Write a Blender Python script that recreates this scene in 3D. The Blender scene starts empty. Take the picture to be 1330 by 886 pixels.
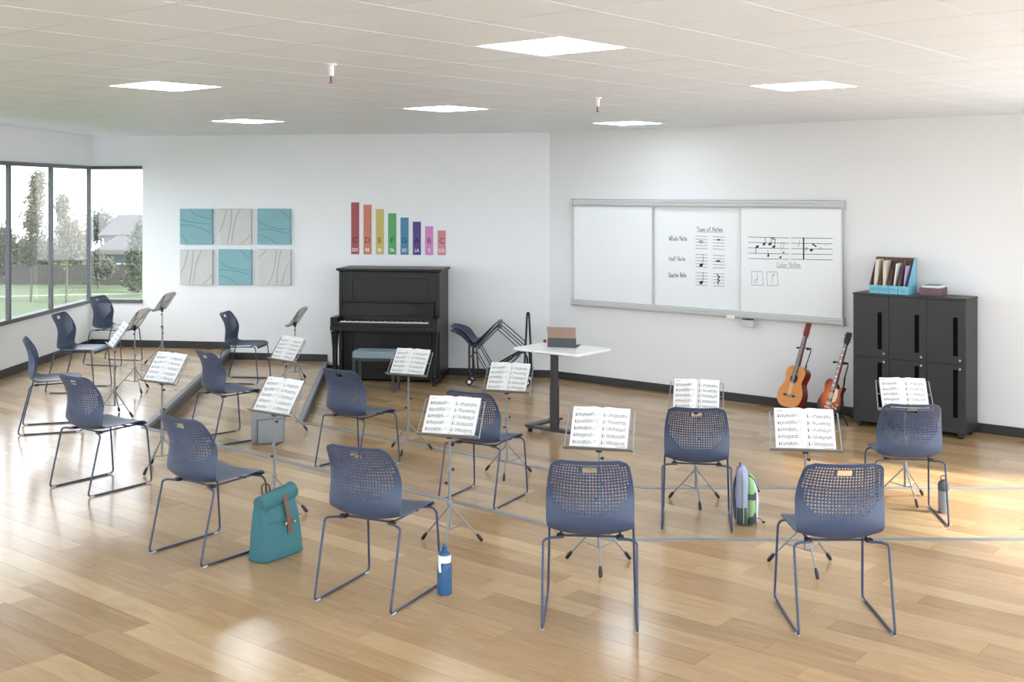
import bpy, math, random
from mathutils import Vector, Matrix
from math import sin, cos, pi, radians as R, sqrt
random.seed(7)
S = bpy.context.scene
col = S.collection

# ------------------------------------------------------------------ camera / light / exposure
F, HZ, CX = 1490.0, 248.0, 665.0          # focal length (px), horizon row, principal column
HC = 2.44                                 # camera height above the lowest floor
Z_UP, Z_MID, Z_LOW = 0.28, 0.14, 0.0      # the three floor tiers
CEIL = 3.202
cam_d = bpy.data.cameras.new('camera'); cam = bpy.data.objects.new('camera', cam_d); col.objects.link(cam)
cam.location = (0, 0, HC); cam.rotation_euler = (pi/2, 0, 0)
cam_d.sensor_width = 36; cam_d.lens = 36*F/1330; cam_d.shift_y = -(443-HZ)/1330
cam_d.clip_end = 400; S.camera = cam

W = bpy.data.worlds.new('world'); S.world = W; W.use_nodes = True
bg = W.node_tree.nodes['Background']
bg.inputs[0].default_value = (0.77, 0.88, 1.0, 1); bg.inputs[1].default_value = 3.2

sun_d = bpy.data.lights.new('sun', 'SUN'); sun = bpy.data.objects.new('sun', sun_d); col.objects.link(sun)
sun_d.energy = 6; sun_d.angle = R(7); sun_d.color = (1.0, 0.96, 0.89)
sun.location = (12, 6, 9)
sun.rotation_euler = Vector((-0.80, 0.25, -0.62)).to_track_quat('-Z', 'Y').to_euler()

S.view_settings.view_transform = 'Standard'; S.view_settings.look = 'None'
S.view_settings.gamma = 1; S.view_settings.use_curve_mapping = False
S.view_settings.exposure = 1.27
PANEL_POWER = 6.0

# ------------------------------------------------------------------ helpers
def gp(px, py, z=0.0):
    y = F*(HC-z)/(py-HZ); return Vector(((px-CX)/F*y, y, z))

class MB:
    def __init__(s): s.v=[]; s.f=[]; s.M=Matrix.Identity(4)
    def add(s, vs, fs):
        b=len(s.v); s.v += [s.M@Vector(p) for p in vs]; s.f += [tuple(i+b for i in q) for q in fs]; return s
    def box(s, x0,x1,y0,y1,z0,z1):
        return s.add([(x,y,z) for z in (z0,z1) for y in (y0,y1) for x in (x0,x1)],
                     [(0,2,3,1),(4,5,7,6),(0,1,5,4),(2,6,7,3),(0,4,6,2),(1,3,7,5)])
    def hexa(s, p):   # 4 bottom points (ccw) and 4 top points
        return s.add(p, [(3,2,1,0),(4,5,6,7),(0,1,5,4),(1,2,6,5),(2,3,7,6),(3,0,4,7)])
    def prism(s, poly, z0, z1):
        n=len(poly)
        return s.add([(x,y,z0) for x,y in poly]+[(x,y,z1) for x,y in poly],
              [tuple(range(n-1,-1,-1)), tuple(range(n,2*n))]+[(i,(i+1)%n,n+(i+1)%n,n+i) for i in range(n)])
    def prism_y(s, poly, y0, y1):   # polygon in x,z (ccw seen from -y), extruded along y (front y0 < y1)
        n=len(poly)
        return s.add([(x,y0,z) for x,z in poly]+[(x,y1,z) for x,z in poly],
              [tuple(range(n)), tuple(range(2*n-1,n-1,-1))]+[(n+i,n+(i+1)%n,(i+1)%n,i) for i in range(n)])
    def tube(s, pts, r, n=8, closed=False, flat=None):
        pts=[Vector(p) for p in pts]; m=len(pts)
        rs = r if isinstance(r,(list,tuple)) else [r]*m
        tg=[]
        for i in range(m):
            a = pts[i-1] if (i>0 or closed) else pts[i]; b = pts[(i+1)%m] if (i<m-1 or closed) else pts[i]
            tg.append((b-a).normalized())
        up = Vector((0,0,1)) if abs(tg[0].z)<0.9 else Vector((1,0,0))
        nrm = tg[0].cross(up).normalized(); vs=[]
        for i in range(m):
            nrm = (nrm - tg[i]*nrm.dot(tg[i])).normalized(); bi = tg[i].cross(nrm)
            for k in range(n):
                a=2*pi*k/n; vs.append(pts[i]+(nrm*cos(a)+bi*sin(a)*(flat or 1))*rs[i])
        fs=[]
        for i in range(m if closed else m-1):
            j=(i+1)%m
            for k in range(n): fs.append((i*n+k, i*n+(k+1)%n, j*n+(k+1)%n, j*n+k))
        if not closed: fs += [tuple(range(n-1,-1,-1)), tuple((m-1)*n+k for k in range(n))]
        return s.add(vs, fs)
    def lathe(s, prof, n=20, c=(0,0,0)):   # prof: (radius, z) from bottom to top
        vs=[]; fs=[]
        for r,z in prof:
            for k in range(n): vs.append((c[0]+r*cos(2*pi*k/n), c[1]+r*sin(2*pi*k/n), c[2]+z))
        for i in range(len(prof)-1):
            for k in range(n): fs.append((i*n+k, i*n+(k+1)%n, (i+1)*n+(k+1)%n, (i+1)*n+k))
        fs += [tuple(range(n-1,-1,-1)), tuple((len(prof)-1)*n+k for k in range(n))]
        return s.add(vs, fs)
    def loft(s, secs, n=28, e=4.0):   # secs: (z, cx, cy, w, d) superellipse rings
        vs=[]; fs=[]
        for z,cx,cy,w,d in secs:
            for k in range(n):
                a=2*pi*k/n; c_,s_=cos(a),sin(a)
                vs.append((cx+math.copysign(abs(c_)**(2/e),c_)*w/2, cy+math.copysign(abs(s_)**(2/e),s_)*d/2, z))
        for i in range(len(secs)-1):
            for k in range(n): fs.append((i*n+k, i*n+(k+1)%n, (i+1)*n+(k+1)%n, (i+1)*n+k))
        fs += [tuple(range(n-1,-1,-1)), tuple((len(secs)-1)*n+k for k in range(n))]
        return s.add(vs, fs)
    def mesh(s, name, smooth=None):
        me=bpy.data.meshes.new(name); me.from_pydata([tuple(p) for p in s.v],[],s.f); me.validate()
        if smooth is not None:
            me.polygons.foreach_set('use_smooth',[True]*len(me.polygons)); me.set_sharp_from_angle(angle=R(smooth))
        me.update(); return me
    def build(s, name, mat, parent=None, smooth=35, bevel=0):
        o=bpy.data.objects.new(name, s.mesh(name, smooth)); col.objects.link(o)
        if mat: o.data.materials.append(mat)
        if parent: o.parent=parent
        if bevel:
            b=o.modifiers.new('bevel','BEVEL'); b.width=bevel; b.segments=2; b.limit_method='ANGLE'; b.angle_limit=R(40)
        return o

def fillet(pts, r, n=5):
    pts=[Vector(p) for p in pts]; out=[pts[0]]
    for i in range(1,len(pts)-1):
        p=pts[i]; a=pts[i-1]-p; b=pts[i+1]-p; rr=min(r, a.length*.45, b.length*.45)
        A=p+a.normalized()*rr; B=p+b.normalized()*rr
        for k in range(n+1):
            t=k/n; out.append(A*(1-t)**2+p*2*t*(1-t)+B*t*t)
    out.append(pts[-1]); return out

def crom(P, per):   # Catmull-Rom through tuples
    out=[]; n=len(P)
    for i in range(n-1):
        p0=P[max(i-1,0)]; p1=P[i]; p2=P[i+1]; p3=P[min(i+2,n-1)]
        for k in range(per):
            t=k/per
            out.append(tuple(.5*((2*b)+(-a+c)*t+(2*a-5*b+4*c-d)*t*t+(-a+3*b-3*c+d)*t**3) for a,b,c,d in zip(p0,p1,p2,p3)))
    out.append(tuple(P[-1])); return out

def tag(o, label=None, cat=None, group=None, kind=None):
    if label: o['label']=label
    if cat: o['category']=cat
    if group: o['group']=group
    if kind: o['kind']=kind
    return o
def empty(name, loc=(0,0,0), rz=0, rx=0):
    o=bpy.data.objects.new(name,None); col.objects.link(o); o.location=loc; o.rotation_euler=(rx,0,rz); o.empty_display_size=.1
    return o
def thing(name, label, cat, loc=(0,0,0), rz=0, rx=0, group=None):
    return tag(empty(name,loc,rz,rx), label, cat, group)
def copy_tree(o, parent=None):
    c=o.copy(); col.objects.link(c); c.parent=parent
    for ch in list(o.children): copy_tree(ch, c)
    return c

# ------------------------------------------------------------------ materials
def mat(name, c, rough=.5, metal=0, spec=.5, var=.06, vscale=8, bump=0, bscale=60, coat=0, emit=None, es=0, alpha=None, trans=0, stretch=None):
    m=bpy.data.materials.new(name); m.use_nodes=True; nt=m.node_tree; b=nt.nodes['Principled BSDF']
    b.inputs['Roughness'].default_value=rough; b.inputs['Metallic'].default_value=metal
    b.inputs['Specular IOR Level'].default_value=spec
    if coat: b.inputs['Coat Weight'].default_value=coat; b.inputs['Coat Roughness'].default_value=.12
    if trans: b.inputs['Transmission Weight'].default_value=trans
    tc=nt.nodes.new('ShaderNodeTexCoord'); src=tc.outputs['Object']
    if stretch:
        mp=nt.nodes.new('ShaderNodeMapping'); mp.inputs['Scale'].default_value=stretch; nt.links.new(src,mp.inputs[0]); src=mp.outputs[0]
    if var:
        no=nt.nodes.new('ShaderNodeTexNoise'); no.inputs['Scale'].default_value=vscale; no.inputs['Detail'].default_value=4
        nt.links.new(src,no.inputs['Vector'])
        mx=nt.nodes.new('ShaderNodeMix'); mx.data_type='RGBA'
        mx.inputs[6].default_value=tuple(min(1,x*(1-var)) for x in c)+(1,); mx.inputs[7].default_value=tuple(min(1,x*(1+var)) for x in c)+(1,)
        nt.links.new(no.outputs['Fac'],mx.inputs[0]); nt.links.new(mx.outputs[2],b.inputs['Base Color'])
    else: b.inputs['Base Color'].default_value=tuple(c)+(1,)
    if bump:
        n2=nt.nodes.new('ShaderNodeTexNoise'); n2.inputs['Scale'].default_value=bscale; n2.inputs['Detail'].default_value=3
        nt.links.new(src,n2.inputs['Vector']); bp=nt.nodes.new('ShaderNodeBump'); bp.inputs['Strength'].default_value=bump; bp.inputs['Distance'].default_value=.004
        nt.links.new(n2.outputs['Fac'],bp.inputs['Height']); nt.links.new(bp.outputs[0],b.inputs['Normal'])
    if emit: b.inputs['Emission Color'].default_value=tuple(emit)+(1,); b.inputs['Emission Strength'].default_value=es
    return m
def srgb(r,g,b):
    f=lambda x:(x/255/12.92) if x/255<=.04045 else ((x/255+.055)/1.055)**2.4
    return (f(r),f(g),f(b))

M={}
M['wall']=mat('wall paint',srgb(234,234,234),.75,var=.025,vscale=1.2,bump=.05,bscale=120)
M['base']=mat('dark baseboard',srgb(52,51,50),.5)
M['tile']=mat('ceiling tile white',srgb(232,240,249),.42,var=.02,vscale=3,spec=.4)
M['tilegap']=mat('ceiling void grey',srgb(96,95,94),.8)
M['frame']=mat('grey window frame',srgb(88,90,92),.5,spec=.4)
M['riser']=mat('dark grey riser',srgb(82,83,84),.55,bump=.1)
M['nosing']=mat('grey metal nosing',srgb(142,144,147),.45,metal=.3)
M['navy']=mat('navy moulded plastic',srgb(61,73,98),.42,var=.03,bump=.06,bscale=400)
M['navytube']=mat('navy powder coated tube',srgb(54,64,88),.35,var=.03)
M['clear']=mat('clear glide plastic',srgb(205,208,212),.25)
M['blackp']=mat('black plastic',srgb(28,28,29),.45)
M['grey_tube']=mat('grey painted tube',srgb(134,136,136),.38,metal=.25)
M['paper']=mat('white sheet paper',srgb(226,225,223),.7,var=.01)
M['ink']=mat('black ink',srgb(24,24,27),.8)
M['hole']=mat('painted hole shade',srgb(20,16,14),.9)
M['inkgrey']=mat('faint grey ink',srgb(140,140,142),.8)
M['marker']=mat('black marker ink',srgb(22,22,24),.6)
M['board']=mat('whiteboard enamel',srgb(233,235,235),.18,var=.01,spec=.5)
M['alu']=mat('silver aluminium rail',srgb(196,196,195),.38,metal=.35,stretch=(1,1,40),var=.04)
M['black_lac']=mat('black piano lacquer',srgb(26,24,23),.36,var=.05,spec=.35)
M['ivory']=mat('ivory keys',srgb(238,236,228),.3)
M['cush']=mat('grey blue cushion',srgb(128,142,152),.85,bump=.2,bscale=300)
M['tabletop']=mat('white table top',srgb(244,244,244),.35,var=.01)
M['char']=mat('charcoal steel',srgb(60,60,60),.42,metal=.2)
M['cab']=mat('charcoal cabinet laminate',srgb(41,40,39),.45,var=.04)
M['cabdark']=mat('black handle slot',srgb(8,8,8),.9,spec=.1)
M['chrome']=mat('brushed chrome',srgb(205,205,205),.25,metal=.9)
M['copper']=mat('rose copper tablet case',srgb(160,132,116),.45)
M['slate']=mat('slate grey folio',srgb(74,78,80),.7)
M['redball']=mat('dark red',srgb(140,40,52),.4)
M['bluecard']=mat('light blue card',srgb(120,186,206),.7)
M['browncard']=mat('brown card inside',srgb(120,98,90),.8)
M['beige']=mat('cream paper stack',srgb(214,202,186),.75,var=.1,stretch=(60,1,1))
M['lilac']=mat('lilac folder',srgb(186,168,210),.7)
M['plum']=mat('dusty plum box',srgb(112,86,96),.7)
M['greenbook']=mat('green book cover',srgb(92,142,120),.6)
M['teal']=mat('teal canvas',srgb(60,110,116),.85,bump=.3,bscale=500,var=.1)
M['leather']=mat('brown leather',srgb(112,78,58),.6,bump=.15)
M['greybag']=mat('grey felt',srgb(142,145,147),.9,bump=.3,bscale=300,var=.12)
M['greydark']=mat('dark grey piping',srgb(84,86,88),.8)
M['purple']=mat('lavender ripstop',srgb(158,158,190),.75,bump=.2,bscale=250)
M['lime']=mat('light green panel',srgb(140,186,120),.75,bump=.2,bscale=250)
M['mesh']=mat('charcoal mesh pocket',srgb(70,74,78),.8,bump=.5,bscale=700)
M['lav2']=mat('pale lavender front',srgb(204,204,222),.75,bump=.2,bscale=250)
M['bottle']=mat('blue bottle',srgb(36,84,126),.35)
M['white']=mat('white plastic',srgb(236,236,236),.4,var=.01)
M['steel']=mat('grey translucent bottle',srgb(128,132,140),.3)
M['steel2']=mat('charcoal lid',srgb(74,76,82),.4)
M['acblue']=mat('aqua felt panel',srgb(134,176,182),.9,bump=.15,bscale=300)
M['acgrey']=mat('warm grey felt panel',srgb(204,203,199),.9,bump=.15,bscale=300)
M['acline_b']=mat('aqua groove',srgb(100,142,148),.9)
M['acline_g']=mat('grey groove',srgb(164,162,160),.9)
M['spruce']=mat('amber spruce top',srgb(214,140,62),.3,var=.12,stretch=(60,1,1),vscale=3,coat=.4)
M['mahog']=mat('red mahogany',srgb(112,32,24),.28,var=.15,stretch=(1,1,12),coat=.4)
M['ebony']=mat('dark fingerboard',srgb(48,36,32),.45)
M['rosew']=mat('rosewood board',srgb(112,84,74),.45)
M['cream']=mat('cream plastic',srgb(232,222,192),.4)
M['gold']=mat('nickel hardware',srgb(190,180,160),.3,metal=.8)
M['diff']=mat('lamp diffuser',(1,1,1),.6,var=0,emit=(.84,.93,1.0),es=PANEL_POWER)
M['lawn']=mat('lawn',srgb(58,74,44),.95,var=.25,vscale=.6)
M['path']=mat('pale path',srgb(112,108,100),.9)
M['bark']=mat('grey bark',srgb(84,80,74),.9,var=.2)
M['leafy']=mat('yellow green leaves',srgb(78,76,50),.8,var=.35,vscale=1.5)
M['leafd']=mat('dull green leaves',srgb(54,60,44),.8,var=.35,vscale=1.5)
M['leafg']=mat('grey green leaves',srgb(66,70,58),.8,var=.3,vscale=1.5)
M['fence']=mat('brown fence wood',srgb(62,58,56),.9,var=.2)
M['roof']=mat('grey shingle roof',srgb(58,56,56),.9,var=.15,vscale=5)
M['housewall']=mat('pale house siding',srgb(92,88,84),.9)
M['housewin']=mat('house window dark',srgb(70,78,86),.2)
M['brick']=mat('chimney brick',srgb(76,64,60),.9)

def glass_mat(name,tint,veil):
    m=bpy.data.materials.new(name); m.use_nodes=True; nt=m.node_tree; nt.nodes.clear()
    o=nt.nodes.new('ShaderNodeOutputMaterial'); t=nt.nodes.new('ShaderNodeBsdfTransparent'); g=nt.nodes.new('ShaderNodeBsdfGlossy'); d=nt.nodes.new('ShaderNodeBsdfTranslucent')
    g.inputs['Roughness'].default_value=.02; d.inputs['Color'].default_value=(.97,.97,.97,1); t.inputs['Color'].default_value=tint+(1,)
    no=nt.nodes.new('ShaderNodeTexNoise'); no.inputs['Scale'].default_value=.7
    mr=nt.nodes.new('ShaderNodeMapRange'); mr.inputs[3].default_value=veil*.8; mr.inputs[4].default_value=veil*1.2
    nt.links.new(no.outputs['Fac'],mr.inputs[0])
    a=nt.nodes.new('ShaderNodeMixShader'); b=nt.nodes.new('ShaderNodeMixShader'); a.inputs[0].default_value=.06
    nt.links.new(t.outputs[0],a.inputs[1]); nt.links.new(g.outputs[0],a.inputs[2])
    nt.links.new(mr.outputs[0],b.inputs[0]); nt.links.new(a.outputs[0],b.inputs[1]); nt.links.new(d.outputs[0],b.inputs[2]); nt.links.new(b.outputs[0],o.inputs[0])
    return m
M['glass']=glass_mat('clear window glass',(1,1,1),.006)
M['dimming']=glass_mat('tinted solar window glass',(.84,.82,.80),.006)  # made-up tint that holds back the bright view outside

def wood_floor():
    m=bpy.data.materials.new('oak floor planks'); m.use_nodes=True; nt=m.node_tree; b=nt.nodes['Principled BSDF']; L=nt.links.new; N=nt.nodes.new
    at=N('ShaderNodeAttribute'); at.attribute_name='tone'; sp=N('ShaderNodeSeparateColor'); L(at.outputs['Color'],sp.inputs[0])
    tc=N('ShaderNodeTexCoord'); off=N('ShaderNodeCombineXYZ'); mu=N('ShaderNodeMath'); mu.operation='MULTIPLY'; mu.inputs[1].default_value=37; L(sp.outputs[1],mu.inputs[0]); L(mu.outputs[0],off.inputs[0]); L(mu.outputs[0],off.inputs[2])
    rot=N('ShaderNodeMapping'); rot.inputs['Rotation'].default_value=(0,0,R(39)); L(tc.outputs['Object'],rot.inputs[0])
    ad=N('ShaderNodeVectorMath'); L(rot.outputs[0],ad.inputs[0]); L(off.outputs[0],ad.inputs[1])
    st=N('ShaderNodeMapping'); st.inputs['Scale'].default_value=(1.3,9,1); L(ad.outputs[0],st.inputs[0])
    n1=N('ShaderNodeTexNoise'); n1.inputs['Scale'].default_value=1.6; n1.inputs['Detail'].default_value=5; n1.inputs['Distortion'].default_value=1.6; L(st.outputs[0],n1.inputs['Vector'])
    st2=N('ShaderNodeMapping'); st2.inputs['Scale'].default_value=(1.2,60,1); L(ad.outputs[0],st2.inputs[0])
    n2=N('ShaderNodeTexNoise'); n2.inputs['Scale'].default_value=2; n2.inputs['Detail'].default_value=3; L(st2.outputs[0],n2.inputs['Vector'])
    r1=N('ShaderNodeValToRGB'); e=r1.color_ramp.elements
    e[0].position=0; e[0].color=srgb(140,110,78)+(1,); e[1].position=1; e[1].color=srgb(208,181,140)+(1,)
    k=r1.color_ramp.elements.new(.5); k.color=srgb(178,147,109)+(1,)
    def M_(op,a,b_,v=None):
        x=N('ShaderNodeMath'); x.operation=op; L(a,x.inputs[0])
        if b_ is not None: L(b_,x.inputs[1])
        else: x.inputs[1].default_value=v
        return x.outputs[0]
    t=M_('MULTIPLY',sp.outputs[0],None,.66); g=M_('MULTIPLY',n1.outputs['Fac'],None,.5); h=M_('MULTIPLY',n2.outputs['Fac'],None,.10)
    su=M_('SUBTRACT',M_('ADD',M_('ADD',t,g),h),None,.15)
    L(su,r1.inputs[0]); L(r1.outputs[0],b.inputs['Base Color'])
    b.inputs['Roughness'].default_value=.3; b.inputs['Specular IOR Level'].default_value=.45
    rr=N('ShaderNodeMapRange'); rr.inputs[3].default_value=.14; rr.inputs[4].default_value=.22; L(n1.outputs['Fac'],rr.inputs[0]); L(rr.outputs[0],b.inputs['Roughness'])
    bp=N('ShaderNodeBump'); bp.inputs['Strength'].default_value=.012; bp.inputs['Distance'].default_value=.001; L(n2.outputs['Fac'],bp.inputs['Height']); L(bp.outputs[0],b.inputs['Normal'])
    return m
M['wood']=wood_floor()
M['gap']=mat('plank joint',srgb(120,88,58),.8)

# ------------------------------------------------------------------ room plan
BACK_ANG, RIGHT_ANG = R(-8.8), R(-38.8)
LB=Vector((-5.85,15.97)); BR=Vector((0.492,14.99))
ud=Vector((cos(RIGHT_ANG),sin(RIGHT_ANG)))
R1=BR+ud*7.2; YB=-3.5
R2=Vector((6.6,YB)); L2=Vector((-5.85-.0107*(15.97-YB),YB))
def back_wall_at_px(px):
    k=(px-CX)/F; d=BR-LB
    t=(k*LB.y-LB.x)/(d.x-k*d.y); return LB+d*t
def right_s(px):
    k=(px-CX)/F; return (k*BR.y-BR.x)/(ud.x-k*ud.y)
def on_right(px,py):
    s=right_s(px); y=BR.y+ud.y*s; return s, HC-(py-HZ)*y/F
def right_edge(y):  # x of the side wall R1-R2 at depth y
    t=(y-R1.y)/(R2.y-R1.y); return R1.x+(R2.x-R1.x)*t
def left_x(y): return -5.85-.0107*(15.97-y)

bd=(BR-LB).normalized()
def edge_to_back(P, dirx):   # walk from P along direction to the back wall
    d=Vector(dirx); n=Vector((-bd.y,bd.x)); t=(LB-P).dot(n)/d.dot(n); return P+d*t
uB=Vector((-3.34,10.48)); uC=Vector((.63,7.12)); uA=edge_to_back(uB,(-.0977,1)); uD=Vector((right_edge(7.13),7.13))
mB=Vector((-2.10,11.42)); mC=Vector((1.03,8.90)); mA=edge_to_back(mB,(-.0955,1)); mD=Vector((right_edge(8.885),8.885))
UP=[L2,R2,uD,uC,uB,uA,LB]
MID=[uC,uD,mD,mC,mB,mA,uA,uB]
LOW=[mC,mD,R1,BR,mA,mB]
ROOM=[L2,R2,R1,BR,LB]
_q1=Vector((left_x(uB.y),uB.y)); _q2=Vector((left_x(uC.y),uC.y))
UP_C=[[_q1,uB,uA,LB],[_q2,uC,uB,_q1],[L2,R2,uD,uC,_q2]]
MID_C=[[uA,uB,mB,mA],[uB,uC,mC,mB],[uC,uD,mD,mC]]
LOW_C=[LOW]

def clip(poly, a, b):  # keep the side left of a->b
    out=[]; e=b-a
    side=lambda p:e.x*(p.y-a.y)-e.y*(p.x-a.x)
    for i in range(len(poly)):
        p=poly[i]; q=poly[(i+1)%len(poly)]; sp,sq=side(p),side(q)
        if sp>=0: out.append(p)
        if (sp>=0)!=(sq>=0): out.append(p+(q-p)*(sp/(sp-sq)))
    return out
def clip_quad(poly, quad):
    P=list(poly)
    for i in range(4):
        P=clip(P,quad[i],quad[(i+1)%4])
        if len(P)<3: return None
    o=[P[0]]
    for p in P[1:]:
        if (p-o[-1]).length>1e-4: o.append(p)
    if (o[0]-o[-1]).length<1e-4: o.pop()
    if len(o)<3: return None
    ar=abs(sum(o[i].x*o[(i+1)%len(o)].y-o[(i+1)%len(o)].x*o[i].y for i in range(len(o))))/2
    return o if ar>2e-4 else None
def seen(p,z,m=25):
    if p.y<1: return False
    x=CX+F*p.x/p.y; y=HZ+F*(HC-z)/p.y
    return -m<x<1330+m and -m<y<886+m

def set_tone(me, tones):   # tones: per polygon (tone, offset)
    ca=me.color_attributes.new('tone','FLOAT_COLOR','CORNER'); d=[]
    for p in me.polygons:
        t=tones[p.index]
        d += [t[0],t[1],0,1]*p.loop_total
    ca.data.foreach_set('color',d)

def struct(o): o['kind']='structure'; return o

# floor tiers: slab + planks
rng=random.Random(11)
pu=Vector((cos(R(-39)),sin(R(-39)))); pv=Vector((-pu.y,pu.x)); PW=.158
def build_floor(poly, parts, z, zbase):
    mb=MB(); mb.prism([(p.x,p.y) for p in poly], zbase, z-.006)
    fl=struct(mb.build('floor', M['riser'] if zbase>=0 else M['gap'], smooth=None))
    us=[p.dot(pu) for p in poly]; vs=[p.dot(pv) for p in poly]
    pieces=[]
    for i in range(int(min(vs)/PW)-1, int(max(vs)/PW)+2):
        u=min(us)-rng.random()*1.3
        while u<max(us):
            ln=rng.choice((.7,.85,1.0,1.15,1.3,1.5)); g=.0007
            q=[pu*a+pv*b for a,b in ((u+g,i*PW+g),(u+ln-g,i*PW+g),(u+ln-g,(i+1)*PW-g),(u+g,(i+1)*PW-g))]
            u+=ln
            P=[c_ for c_ in (clip_quad(pp,q) for pp in parts) if c_]
            if not P: continue
            al=[p for c_ in P for p in c_]; c=sum(al,Vector((0,0)))/len(al)
            vis=any(seen(p,z) for p in al+[c])
            pieces.append((0 if vis else 1, c.length, P, (min(1,max(0,rng.gauss(.5,.22))), rng.random())))
    pieces.sort(key=lambda t:(t[0],t[1]))
    rest=MB(); rt=[]
    for k,(hid,_,P,t) in enumerate(pieces):
        if hid==0 and k<300:
            b=MB()
            for c_ in P: b.prism([(p.x,p.y) for p in c_], z-.006, z)
            o=b.build('plank',M['wood'],fl,smooth=None)
            set_tone(o.data,[t]*len(o.data.polygons))
        else:
            n0=len(rest.f)
            for c_ in P: rest.prism([(p.x,p.y) for p in c_], z-.006, z)
            rt += [t]*(len(rest.f)-n0)
    if rest.f:
        o=rest.build('planks',M['wood'],fl,smooth=None); o['kind']='stuff'; set_tone(o.data,rt)
    return fl
f_low=build_floor(LOW,LOW_C,Z_LOW,-.15); f_mid=build_floor(MID,MID_C,Z_MID,0.0); f_up=build_floor(UP,UP_C,Z_UP,0.0)
f_low['label']='oak plank floor at the lowest level in front of the whiteboard'
f_mid['label']='oak plank middle step between the two metal nosings'
f_up['label']='oak plank top step along the window wall'

# metal nosings along the step edges
def offset_in(P,Q,w):
    d=(Q-P).normalized(); return Vector((-d.y,d.x))*w
def nosing(pts, z, name, label):
    r=struct(empty(name)); r['label']=label
    for i in range(len(pts)-1):
        P,Q=pts[i],pts[i+1]; n=(Vector((-(Q-P).y,(Q-P).x))).normalized()   # towards the lower floor
        def mit(j):
            if j==0 or j==len(pts)-1: return n
            a=(pts[j]-pts[j-1]).normalized(); b=(pts[j+1]-pts[j]).normalized()
            na=Vector((-a.y,a.x)); nb=Vector((-b.y,b.x)); m=(na+nb).normalized(); return m/m.dot(n)
        m0,m1=mit(i),mit(i+1)
        def q(o0,z0): return [(P+m0*o0).to_3d()+Vector((0,0,z0)),(Q+m1*o0).to_3d()+Vector((0,0,z0))]
        mb=MB(); a=q(-.046,z+.0005); b=q(.006,z+.0005); c=q(.006,z+.0045); d=q(-.046,z+.0045)
        mb.hexa([a[0],a[1],b[1],b[0],d[0],d[1],c[1],c[0]])
        a=q(.0005,z-.035); b=q(.006,z-.035); c=q(.006,z+.0005); d=q(.0005,z+.0005)
        mb.hexa([a[0],a[1],b[1],b[0],d[0],d[1],c[1],c[0]])
        mb.build('nosing_strip',M['nosing'],r,smooth=None)
nosing([uA,uB,uC,uD],Z_UP,'trim_1','grey metal edge strip of the top step')
nosing([mA,mB,mC,mD],Z_MID,'trim_2','grey metal edge strip of the middle step')

# ceiling
ga=R(-40); gu=Vector((cos(ga),sin(ga))); gv=Vector((-gu.y,gu.x)); TS=.5965; GU0,GV0=-7.32,7.77
lights_ij=[(0,-5),(6,-5),(0,0),(6,0),(-5,0),(0,5),(12,-5),(6,-10),(12,-10),(0,-10),(12,0)]
def cell(i,j,g):
    u=GU0+i*TS; v=GV0+j*TS; h=TS/2-g
    return [gu*(u+a)+gv*(v+b) for a,b in ((-h,-h),(h,-h),(h,h),(-h,h))]
cb=MB(); cb.prism([(p.x,p.y) for p in ROOM],CEIL+.008,CEIL+.2); ceil=struct(cb.build('ceiling',M['tilegap'],smooth=None)); ceil['label']='white panelled ceiling'
tl=[]
for i in range(-25,32):
    for j in range(-30,20):
        if (i,j) in lights_ij: continue
        P=clip_quad(ROOM,cell(i,j,.0045))
        if P:
            c=sum(P,Vector((0,0)))/len(P); tl.append((0 if any(seen(p,CEIL,10) for p in P) else 1, c.length, P))
tl.sort(key=lambda t:(t[0],t[1])); rest=MB()
for k,(hid,_,P) in enumerate(tl):
    pts=[(p.x,p.y) for p in P]
    if hid==0 and k<300: MB().prism(pts,CEIL,CEIL+.008).build('ceiling_tile',M['tile'],ceil,smooth=None)
    else: rest.prism(pts,CEIL,CEIL+.008)
o=rest.build('ceiling_tiles',M['tile'],ceil,smooth=None); o['kind']='stuff'

# walls
TH=.16
def wall_boxes(mb, P, Q, spans, out):   # spans: (s0,s1,z0,z1) along P->Q ; out: outward normal
    d=(Q-P).normalized()
    for s0,s1,z0,z1 in spans:
        a=P+d*s0; b=P+d*s1; c=b+out*TH; e=a+out*TH
        pts=[a,b,c,e]
        ar=sum(pts[i].x*pts[(i+1)%4].y-pts[(i+1)%4].x*pts[i].y for i in range(4))
        if ar<0: pts=pts[::-1]
        mb.prism([(p.x,p.y) for p in pts],z0,z1)
ZS,ZH=.889,2.784     # window sill and head
nb=Vector((-bd.y,bd.x)); Lb=(BR-LB).length
px185=(back_wall_at_px(185)-LB).length
mb=MB(); wall_boxes(mb,LB,BR,[(px185,Lb+.05,-.15,CEIL+.2),(0,px185,-.15,ZS),(0,px185,ZH,CEIL+.2)],nb)
struct(mb.build('wall_back',M['wall'],smooth=None))
nr=Vector((-ud.y,ud.x)); Lr=(R1-BR).length
mb=MB(); wall_boxes(mb,BR,R1,[(0,Lr,-.15,CEIL+.2)],nr); struct(mb.build('wall_right',M['wall'],smooth=None))
ld=(L2-LB).normalized(); nl=Vector((ld.y,-ld.x)); nl = nl if nl.x<0 else -nl; Ll=(L2-LB).length
mb=MB(); wall_boxes(mb,LB,L2,[(-.16,Ll,-.15,ZS),(-.16,Ll,ZH,CEIL+.2)],nl); struct(mb.build('wall_left',M['wall'],smooth=None))
sd=(R2-R1).normalized(); ns=Vector((1,0)); Ls=(R2-R1).length
mb=MB(); wall_boxes(mb,R1,R2,[(0,Ls,-.15,.5),(0,Ls,2.9,CEIL+.2),(0,1.2,.5,2.9)],ns); struct(mb.build('wall_side',M['wall'],smooth=None))
rd=(L2-R2).normalized(); nre=Vector((0,-1)); Lre=(L2-R2).length
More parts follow.
